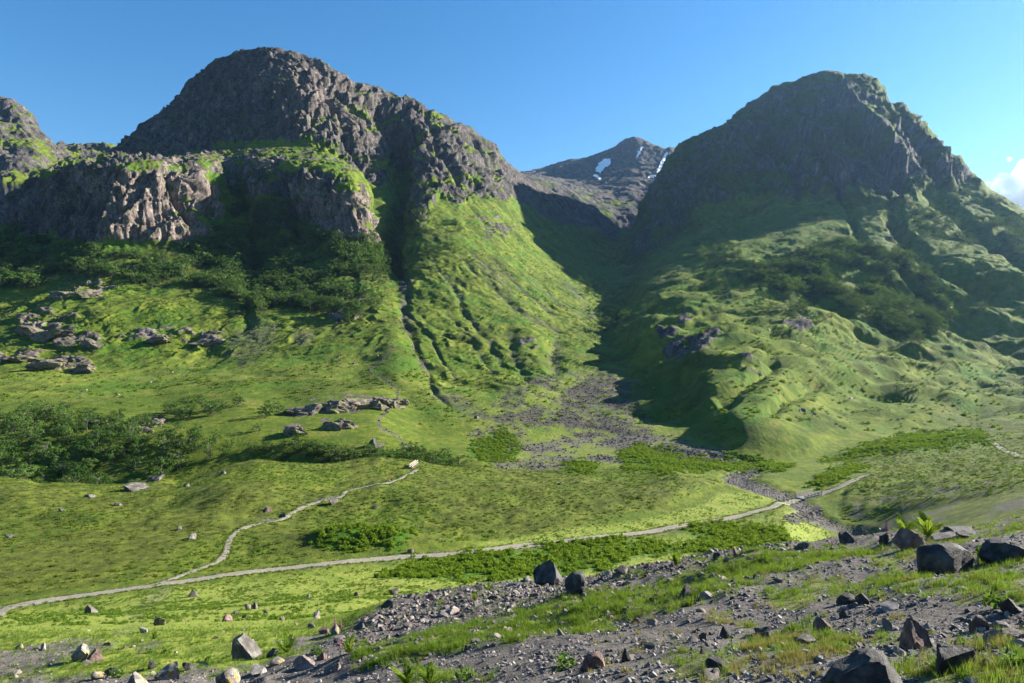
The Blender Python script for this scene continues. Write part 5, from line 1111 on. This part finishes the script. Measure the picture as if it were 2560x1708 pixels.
PV = [rock_mesh('gravel', 950 + k, 1, M_PEB, 6, 0.65, 0.05) for k in range(8)]
def gravel_stuff(name, n, mask, lo, hi, lab, power, meshes=None, ex=2.5):
    p, i, j = spots(mask, n, power); s_ = lo * (hi / lo) ** (RNG.random(n) ** ex)
    scatter(name, p + np.stack([0 * s_, 0 * s_, s_ * 0.15], -1), yaw(n, 0.35), np.stack([s_, s_ * RNG.uniform(.65, 1.1, n), s_ * RNG.uniform(.6, 1.1, n)], -1), meshes or PV, lab, 'gravel')
gravel_stuff('gravel', 70000, neargrav * near * (0.25 + sstep(-0.4, 0.3, fbm(x / 1.5, y / 1.5, 2.0, 2))), 0.008, 0.060, 'dark grey gravel covering the bank', 1.7, None, 4.5)
gravel_stuff('rubble', 9000, rubble * near, 0.03, 0.14, 'loose broken stone along the bank crest', 0.8, RV[:6])
gravel_stuff('verge_stones', 2600, verge * near, 0.02, 0.13, 'stones lying in the verge grass', 0.9, RV[:6], 2.5)
gravel_stuff('river_stones', 11000, river ** 2 * (segR > K['C']) , 0.05, 0.34, 'grey cobbles filling the dry river bed', 0.6, None, 3.5)
M_SCREE = plain_mat('scree stone', [(0.25, (0.020, 0.018, 0.017)), (0.5, (0.055, 0.049, 0.045)), (0.75, (0.12, 0.107, 0.098))], 2, 0.9, 0.0, 0, 0.2, 0.65)
DV = [rock_mesh('debris', 970 + k, 1, M_SCREE, 6, 0.65, 0.05) for k in range(6)]
gravel_stuff('debris_stones', 16000, np.clip(gravel, 0, 1) ** 2 * (segR > K['G'] - 0.4) * (segR < K['L']), 0.12, 0.6, 'broken stones of the debris fan and gullies', 0.6, DV)
gravel_stuff('scattered_rocks', 1800, mount * (1 - big) * sstep(0.0, 0.5, fbm(x / 60 + 70, y / 60, z / 60, 3)), 0.3, 1.3, 'rocks scattered over the mountain slopes', 0.8, RV[:6], 3.0)

# ------------------------------------------------------------------ grass, bracken and heather
GT = [tuft('grass', 40 + k, 26, 0.09, 0.26, 0.006, M_GRASS, 0.7) for k in range(5)]
ST = [tuft('dry grass', 60 + k, 22, 0.08, 0.26, 0.005, M_STRAW, 0.6) for k in range(4)]
def tufts(name, n, mask, lo, hi, meshes, lab, cat, power, tall=1.0):
    p, i, j = spots(mask, n, power); s_ = RNG.uniform(lo, hi, n)
    scatter(name, p, yaw(n, 0.12), np.stack([s_, s_, s_ * RNG.uniform(.7, 1.2, n) * tall], -1), meshes, lab, cat)
grassy = np.clip(turf + 0.5 * rubble * sstep(0, 0.4, fbm(x / 1.7, y / 1.7, 9.0, 2)) + 0.6 * fieldn * (PX < 1000), 0, 1) * near
tufts('grass', 4800, np.clip(verge + 0.12 * turf, 0, 1) * near * (0.04 + sstep(-0.1, 0.5, fbm(x / 1.3, y / 1.3, 5.0, 3, 0.6))), 0.3, 0.95, GT, 'green grass growing on the bank verge', 'grass', 0.8)
tufts('low_grass', 15000, grassy * (0.25 + sstep(-0.3, 0.3, fbm(x / 1.1, y / 1.1, 15.0, 2))), 0.2, 0.6, GT, 'short grass of the near slope', 'grass', 1.0)
dry = np.clip(np.maximum(poly_mask(PX, PY, [(1850, 1620), (2000, 1580), (2150, 1600), (2120, 1650), (1980, 1680), (1860, 1670)], 12, wn_), poly_mask(PX, PY, [(2260, 1720), (2300, 1660), (2420, 1620), (2520, 1600), (2600, 1650), (2600, 1720)], 12, wn_)) + 0.10 * turf + 0.22 * (PX > 1450) * sstep(0.15, 0.5, fbm(x / 1.2 + 9, y / 1.2, 44.0, 3, 0.6)), 0, 1) * near
tufts('dry_grass', 3600, dry * sstep(-0.1, 0.45, fbm(x / 0.7, y / 0.7, 21.0, 3, 0.6)), 0.2, 0.55, ST, 'dry straw-coloured grass on the stony turf', 'grass', 0.8)
BT = [leaf_clump('bracken', 70 + k, 70, M_BRACK, 0.55, 0.55, 0.16) for k in range(4)]
HT = [leaf_clump('heather', 80 + k, 60, M_HEATH, 0.45, 0.26, 0.09) for k in range(4)]
bz = brack_near * (segR < K['J']) * (segR > K['C'] + 0.2)
tufts('bracken', 15000, bz * (0.25 + sstep(-0.35, 0.3, fbm(x / 5, y / 5, 4.4, 3, 0.6))), 0.35, 1.35, BT, 'bright green bracken filling patches of the valley floor', 'bracken', 0.6)
hz_ = np.clip(heath * (0.4 + sstep(-0.1, 0.4, n_b)), 0, 1) * (segR > K['D'] + 0.1) * (segR < K['G'])
tufts('heather', 5500, hz_, 0.5, 1.25, HT, 'low dark heather covering the moor', 'heather', 0.5)
MT = [leaf_clump('moor grass', 85 + k, 50, M_GRASS, 0.35, 0.30, 0.10) for k in range(3)]
tufts('moor_grass', 12000, np.clip(1.0 - heath, 0, 1) * np.maximum(moor, rightmoor) * (segR > K['D'] + 0.1) * (segR < K['H']), 0.5, 1.2, MT, 'tufts of green grass among the heather', 'grass', 0.5)
tufts('meadow_grass', 14000, meadow * (near < 0.5) * (segR < K['E']) * (segR > K['B'] + 0.5) * (0.15 + sstep(-0.1, 0.5, fbm(x / 4, y / 4, 2.7, 3, 0.6))), 0.25, 0.7, MT, 'tussocks of grass in the pale meadow', 'grass', 0.6)
EP = []
for pts, wd in ((PATH_MAIN, 2.5), (PATH_HILL, 1.3), (PATH_RIGHT, 2.4)):
    Q = np.array([main.find(*q)[2] for q in pts])[:, :2]; L_ = np.concatenate([[0], np.cumsum(np.hypot(*np.diff(Q, axis=0).T))]); n_ = int(L_[-1] * 9)
    u = RNG.random(n_) * L_[-1]; X_, Y_ = np.interp(u, L_, Q[:, 0]), np.interp(u, L_, Q[:, 1]); k_ = np.clip(np.searchsorted(L_, u) - 1, 0, len(Q) - 2); t_ = Q[k_ + 1] - Q[k_]; t_ /= np.linalg.norm(t_, axis=1)[:, None] + 1e-9
    e_ = RNG.choice([-1, 1], n_) * wd * RNG.normal(0.52, 0.10, n_); X_ -= t_[:, 1] * e_; Y_ += t_[:, 0] * e_
    EP.append(np.stack([X_, Y_, main.height(X_, Y_) + 0.03], -1))
EP = np.concatenate(EP); s_ = RNG.uniform(0.25, 0.75, len(EP))
scatter('path_edge_grass', EP, yaw(len(EP)), np.stack([s_, s_, s_ * 0.8], -1), MT, 'ragged grass along the edges of the paths', 'grass')
# scrub on the slopes
sl_m = mount * (1 - 0.7 * rock_f) * (segR < K['O'] + 0.5)
tufts('slope_scrub', 13000, sl_m * (0.15 + sstep(0.0, 0.5, fbm(x / 28 + 11, y / 28, z / 28, 3, 0.6))), 0.9, 2.4, BT, 'scrub and bracken dotted over the mountain slopes', 'scrub', 0.7)
tufts('slope_heather', 6500, sl_m * (0.1 + sstep(0.0, 0.5, fbm(x / 33 + 41, y / 33, z / 33, 3, 0.6))), 1.2, 3.2, HT, 'dark heather patches on the mountain slopes', 'heather', 0.7)
tufts('cliff_bushes', 2600, big * (segR > K['K']) * sstep(0.1, 0.5, fbm(x / 30 + 91, y / 30, z / 30, 3, 0.6)) * np.where(PX < 1400, 1.0, 0.5), 1.4, 4.0, BT, 'bushes rooted on cliff ledges', 'scrub', 0.3)

# ------------------------------------------------------------------ ferns, herbs and foxgloves
def frond_mesh(seed, L=0.75):
    rg = random.Random(seed); V, Fc = [], []; n = 15
    def c_(f): return np.array([0.42 * L * f ** 1.6, 0, L * (f - 0.22 * f ** 3)])
    tube(V, Fc, [c_(f) for f in np.linspace(0, 1, 6)], np.linspace(0.006, 0.0015, 6), 3)
    for k in range(n):
        f = 0.12 + 0.86 * k / n; w = 0.20 * L * math.sin(min(1, f * 1.5 + 0.12) * 1.5) * (1.06 - f) ** 0.7 + 0.01; b = c_(f)
        for s_ in (-1, 1):
            i0 = len(V); tip = b + np.array([0.05 * L, s_ * w, 0.06 * L + rg.uniform(-.02, .02)]); md_ = (b + tip) / 2
            e = np.array([0.018, 0, 0.028]) * L / 0.75
            V += [b, md_ - e, tip, md_ + e]; Fc.append((i0, i0 + 1, i0 + 2, i0 + 3))
    return mesh_from('frond', V, Fc, M_FERN)
FR = [frond_mesh(k) for k in range(4)]
def fern(px_, py_, hpx, lab, n=11, spread=0.55):
    i, j, p = main.find(px_, py_); s_ = hpx * p[1] / F / 0.66
    root = empty('fern', p - np.array([0, 0, 0.03]), (0, 0, random.uniform(0, 6)), s_)
    for k in range(n):
        link('frond', random.choice(FR), root, (0, 0, 0), (0, random.uniform(-0.25, spread), k * 2.4 + random.uniform(-.3, .3)), random.uniform(0.7, 1.1))
    tag(root, lab, 'fern', 'ferns on the bank')
for a in [(717, 1630, 46, 'bright fern beside the big flat-topped boulder'), (872, 1632, 46, 'bright fern beside the pink foxglove on the bank'), (1687, 1416, 46, 'tall upright fern on the bank crest above the meadow'), (2262, 1345, 60, 'bright fern behind the reddish boulder, nearer the tall foxglove'),
          (2318, 1345, 62, 'bright fern behind the reddish boulder, above the pale slab'), (1008, 1722, 64, 'tall fern at the bottom among gravel, the darker one'), (1068, 1724, 62, 'tall yellow-tipped fern at the bottom'), (1185, 1498, 26, 'small fern inside the rubble bank'), (1098, 1512, 20, 'yellow fern at the rubble bank edge'), (385, 1592, 22, 'small fern in the meadow near the egg-shaped boulder'), (1222, 1472, 22, 'little dark fern on the rubble crest')]:
    fern(*a)
HB = [leaf_clump('leaves', 90 + k, 60, M_HERB, 0.5, 0.55, 0.13) for k in range(3)]
for (a, b, hpx, lab) in [(2462, 1395, 38, 'round leafy green plant between the long boulder and the slab'), (1408, 1668, 40, 'leafy green weed beside the pinkish ribbed rock'), (1160, 1700, 34, 'leafy weed in the bottom grass'), (2496, 1515, 44, 'spreading green herbs beside the blocky dark rock'), (2106, 1625, 26, 'dark green herb on the dry turf ridge'), (2015, 1588, 20, 'dark cushion of leaves above the flat pale slab'), (290, 1692, 26, 'dark green herb beside the mossy rock'), (2410, 1712, 22, 'low dark green cushion plant at the bottom'),
                        (520, 1655, 22, 'small dark thistle left of the big boulder'), (795, 1632, 22, 'green herb below the fern'), (415, 1632, 16, 'small dark herb in the lower meadow'), (370, 1632, 16, 'small herb beside the tiny pink foxglove'), (2555, 1670, 60, 'shadowy bush at the frame edge')]:
    i, j, p = main.find(a, b); s_ = hpx * p[1] / F / 0.6
    root = empty('herb', p, (0, 0, random.uniform(0, 6)), s_); tag(root, lab, 'plant', 'leafy herbs on the bank')
    link('leaves', random.choice(HB), root); V, Fc = [], []; tube(V, Fc, [(0, 0, -0.05), (0.02, 0, 0.3)], [0.02, 0.01], 5); link('stem', mesh_from('stem', V, Fc, M_HERB), root)
m_fox = plain_mat('foxglove petal', [(0.3, (0.35, 0.03, 0.20)), (0.7, (0.55, 0.10, 0.36))], 6, 0.6)
def foxglove(px_, py_, hpx, lab):
    i, j, p = main.find(px_, py_); s_ = hpx * p[1] / F
    root = empty('foxglove', p, (0, 0, random.uniform(0, 6)), s_); tag(root, lab, 'flower', 'foxgloves')
    V, Fc = [], []; tube(V, Fc, [(0, 0, -0.03), (0.01, 0, 0.5), (0.02, 0.01, 1.0)], [0.016, 0.012, 0.004], 5); stem_ = link('stem', mesh_from('stem', V, Fc, M_HERB), root)
    V, Fc = [], []
    for k in range(22):
        f = 0.42 + 0.54 * k / 22; a = k * 2.1; L = 0.085 * (1.15 - f * 0.75); d = np.array([math.cos(a), math.sin(a), -0.55]); b = np.array([0.02 * f, 0, f])
        tube(V, Fc, [b, b + d * L * 0.5, b + d * L], [0.008, 0.020 * (1.3 - f), 0.030 * (1.3 - f)], 6)
    link('flower_spike', mesh_from('flower_spike', V, Fc, m_fox), root)
    for k in range(6):
        V, Fc = [], []; blade(V, Fc, (0, 0, 0.02 + 0.03 * k), k * 2.2, 0.9, 0.22, 0.035, 3, 0.8); link('leaf', mesh_from('leaf', V, Fc, M_HERB), stem_)
for a in [(2217, 1350, 56, 'tall purple foxglove on the bank crest near the bright ferns'), (2080, 1372, 32, 'short pink foxglove on the crest among yellow flowers'), (849, 1640, 46, 'purple foxglove beside the fern on the bank'), (840, 1585, 46, 'pale pink foxglove before the dark red rock'), (852, 1582, 36, 'second pink foxglove before the dark red rock'), (1192, 1545, 24, 'tiny foxglove in the middle of the rubble'), (1176, 1508, 20, 'tiny foxglove beside the rubble fern'), (343, 1645, 14, 'tiny pink foxglove in the lower meadow'), (470, 1562, 14, 'tiny dark foxglove high in the meadow')]:
    foxglove(*a)

# ------------------------------------------------------------------ bridges
M_WOOD = plain_mat('weathered wood', [(0.3, (0.30, 0.25, 0.21)), (0.6, (0.46, 0.40, 0.34)), (0.8, (0.58, 0.52, 0.46))], 4)
M_CONC = plain_mat('bridge stone', [(0.3, (0.12, 0.115, 0.11)), (0.7, (0.26, 0.25, 0.23))], 2)
def beam(name, a, b, w, h, parent, mat):
    a, b = Vector(a), Vector(b); L = (b - a).length; me = bpy.data.meshes.new(name)
    V = [(sx * w / 2, sy, sz * h / 2) for sy in (0, L) for sx in (-1, 1) for sz in (-1, 1)]
    me.from_pydata(V, [], [(0, 1, 3, 2), (4, 6, 7, 5), (0, 4, 5, 1), (2, 3, 7, 6), (0, 2, 6, 4), (1, 5, 7, 3)]); me.materials.append(mat)
    o = link(name, me, parent); q = (b - a).to_track_quat('Y', 'Z'); o.matrix_local = Matrix.Translation(a) @ q.to_matrix().to_4x4(); return o
def bridge(name, A, B, width, rail_h, nposts, rails, lab, deckmat, th=0.35, side=0.14):
    A, B = Vector(A), Vector(B); root = empty(name, A); tag(root, lab, 'bridge')
    d = B - A; hd = Vector((d.x, d.y, 0)).normalized(); nr_ = Vector((-hd.y, hd.x, 0))
    beam('deck', (0, 0, -th / 2 + 0.1), d + Vector((0, 0, -th / 2 + 0.1)), width, th, root, deckmat)
    for s_ in (-1, 1):
        off = nr_ * (width / 2 - 0.12) * s_
        rl = empty('railing', (0, 0, 0)); rl.parent = root
        for k in range(nposts):
            q = off + d * (k / (nposts - 1)); beam('post', q, q + Vector((0, 0, rail_h)), side, side, rl, M_WOOD)
        for r in range(rails):
            zz = Vector((0, 0, rail_h * (r + 1) / rails - 0.1)); beam('rail', off + zz - nr_ * s_ * 0.13, off + d + zz - nr_ * s_ * 0.13, 0.10, 0.22, rl, M_WOOD)
    return root
pA = main.find(2000, 1247)[2]; pB = main.find(2042, 1236)[2]
zd = max(pA[2], pB[2]) + 0.25
bridge('footbridge', (pA[0], pA[1], pA[2] + 0.3), (pB[0], pB[1], pB[2] + 0.3), 3.3, 1.25, 6, 3, 'wooden-railed track bridge over the stony river bed', M_CONC, 0.5)
pC = main.find(1026, 1171)[2]; pD = main.find(1040, 1162)[2]
dC = np.array([pC[0], pC[1], pC[2] + 0.2]); e = np.array([1.0, 6.0, 0.3])
bridge('wooden_footbridge', dC, dC + e, 1.2, 1.1, 4, 2, 'small wooden footbridge over the gorge at the end of the moor path', M_BARK, 0.2, 0.10)

# stone-faced bank under the bridge end
root = empty('stone_revetment', main.find(2005, 1290)[2]); tag(root, 'rough stone-faced bank holding the track above the river bed', 'stone bank')
base = Vector(root.location)
for k in range(150):
    u, v = random.random(), random.random(); pxx = 1966 + 84 * u; pyy = 1304 - 20 * u + (8 - 26 * u * 0 - 22) * v
    i, j, p = main.find(pxx, pyy); s_ = random.uniform(0.22, 0.5)
    link('stone', random.choice(RV), root, Vector(p) - base + Vector((0, -0.1, 0.05)), (random.uniform(-.5, .5), random.uniform(-.5, .5), random.uniform(0, 6)), (s_, s_ * .8, s_ * .7))

# ------------------------------------------------------------------ walkers
M_SKIN = plain_mat('skin', [(0.3, (0.45, 0.28, 0.20)), (0.7, (0.55, 0.36, 0.26))], 4, 0.6)
M_HAIR = plain_mat('hair', [(0.3, (0.03, 0.02, 0.015)), (0.7, (0.07, 0.05, 0.035))], 6, 0.6)
def cloth(name, c): return plain_mat(name, [(0.3, tuple(q * 0.8 for q in c)), (0.7, c)], 5, 0.8)
def skin_mesh(name, verts, edges, radii, mat, levels=2):
    me = bpy.data.meshes.new(name); me.from_pydata(verts, edges, []); o = bpy.data.objects.new(name, me); COL.objects.link(o)
    md = o.modifiers.new('skin', 'SKIN'); md.use_smooth_shade = True
    for k, r in enumerate(radii): me.skin_vertices[0].data[k].radius = (r, r) if not hasattr(r, '__len__') else r
    me.skin_vertices[0].data[0].use_root = True
    o.modifiers.new('smooth', 'SUBSURF').levels = levels; o.modifiers['smooth'].render_levels = levels
    dg = bpy.context.evaluated_depsgraph_get(); m2 = bpy.data.meshes.new_from_object(o.evaluated_get(dg)); m2.name = name
    bpy.data.objects.remove(o); m2.materials.clear(); m2.materials.append(mat); m2.shade_smooth(); return m2
def person(p, rz, lab, jacket, trousers, scale=1.0):
    root = empty('person', p, (0, 0, rz), scale); tag(root, lab, 'person')
    V = [(0, 0, .95), (0, 0, 1.15), (0, .01, 1.38), (0, 0, 1.50), (0, .02, 1.62), (0, .02, 1.74), (.10, 0, .90), (.11, .10, .50), (.11, .04, .09), (.11, .18, .04), (-.10, 0, .90), (-.11, -.08, .50), (-.11, -.22, .10), (-.11, -.08, .05),
         (.19, 0, 1.40), (.25, -.08, 1.14), (.24, .06, .92), (.24, .10, .82), (-.19, 0, 1.40), (-.25, .06, 1.14), (-.24, .18, .94), (-.24, .22, .85)]
    E = [(0, 1), (1, 2), (2, 3), (3, 4), (4, 5), (0, 6), (6, 7), (7, 8), (8, 9), (0, 10), (10, 11), (11, 12), (12, 13), (2, 14), (14, 15), (15, 16), (16, 17), (2, 18), (18, 19), (19, 20), (20, 21)]
    R_ = [.14, .135, .15, .06, .10, .085, .10, .07, .05, .04, .10, .07, .05, .04, .07, .05, .038, .03, .07, .05, .038, .03]
    body = skin_mesh('body', V, E, R_, M_SKIN); link('body', body, root)
    link('jacket', skin_mesh('jacket', [(0, 0, .98), (0, 0, 1.15), (0, .01, 1.38), (0, 0, 1.46), (.20, 0, 1.40), (.26, -.08, 1.14), (.25, .05, .95), (-.20, 0, 1.40), (-.26, .06, 1.14), (-.25, .17, .97)], [(0, 1), (1, 2), (2, 3), (2, 4), (4, 5), (5, 6), (2, 7), (7, 8), (8, 9)], [.175, .165, .18, .10, .09, .068, .055, .09, .068, .055], jacket), root)
    link('trousers', skin_mesh('trousers', [(0, 0, .95), (.10, 0, .88), (.11, .10, .50), (.11, .04, .12), (-.10, 0, .88), (-.11, -.08, .50), (-.11, -.21, .14)], [(0, 1), (1, 2), (2, 3), (0, 4), (4, 5), (5, 6)], [.16, .12, .085, .065, .12, .085, .065], trousers), root)
    link('hair', skin_mesh('hair', [(0, -.01, 1.68), (0, -.01, 1.77)], [(0, 1)], [.105, .085], M_HAIR), root)
person(Vector(main.find(981, 1207)[2]) + Vector((0, 0, 0.08)), 2.2, 'walker in an orange-red jacket on the moor footpath', cloth('red jacket', (0.75, 0.10, 0.03)), cloth('black trousers', (0.03, 0.03, 0.035)))
person(Vector(main.find(1029, 1129)[2]) + Vector((0, 0, 0.05)), 0.4, 'walker in dark blue clothes on the slope path across the gorge', cloth('navy jacket', (0.03, 0.06, 0.16)), cloth('blue trousers', (0.18, 0.28, 0.45)))
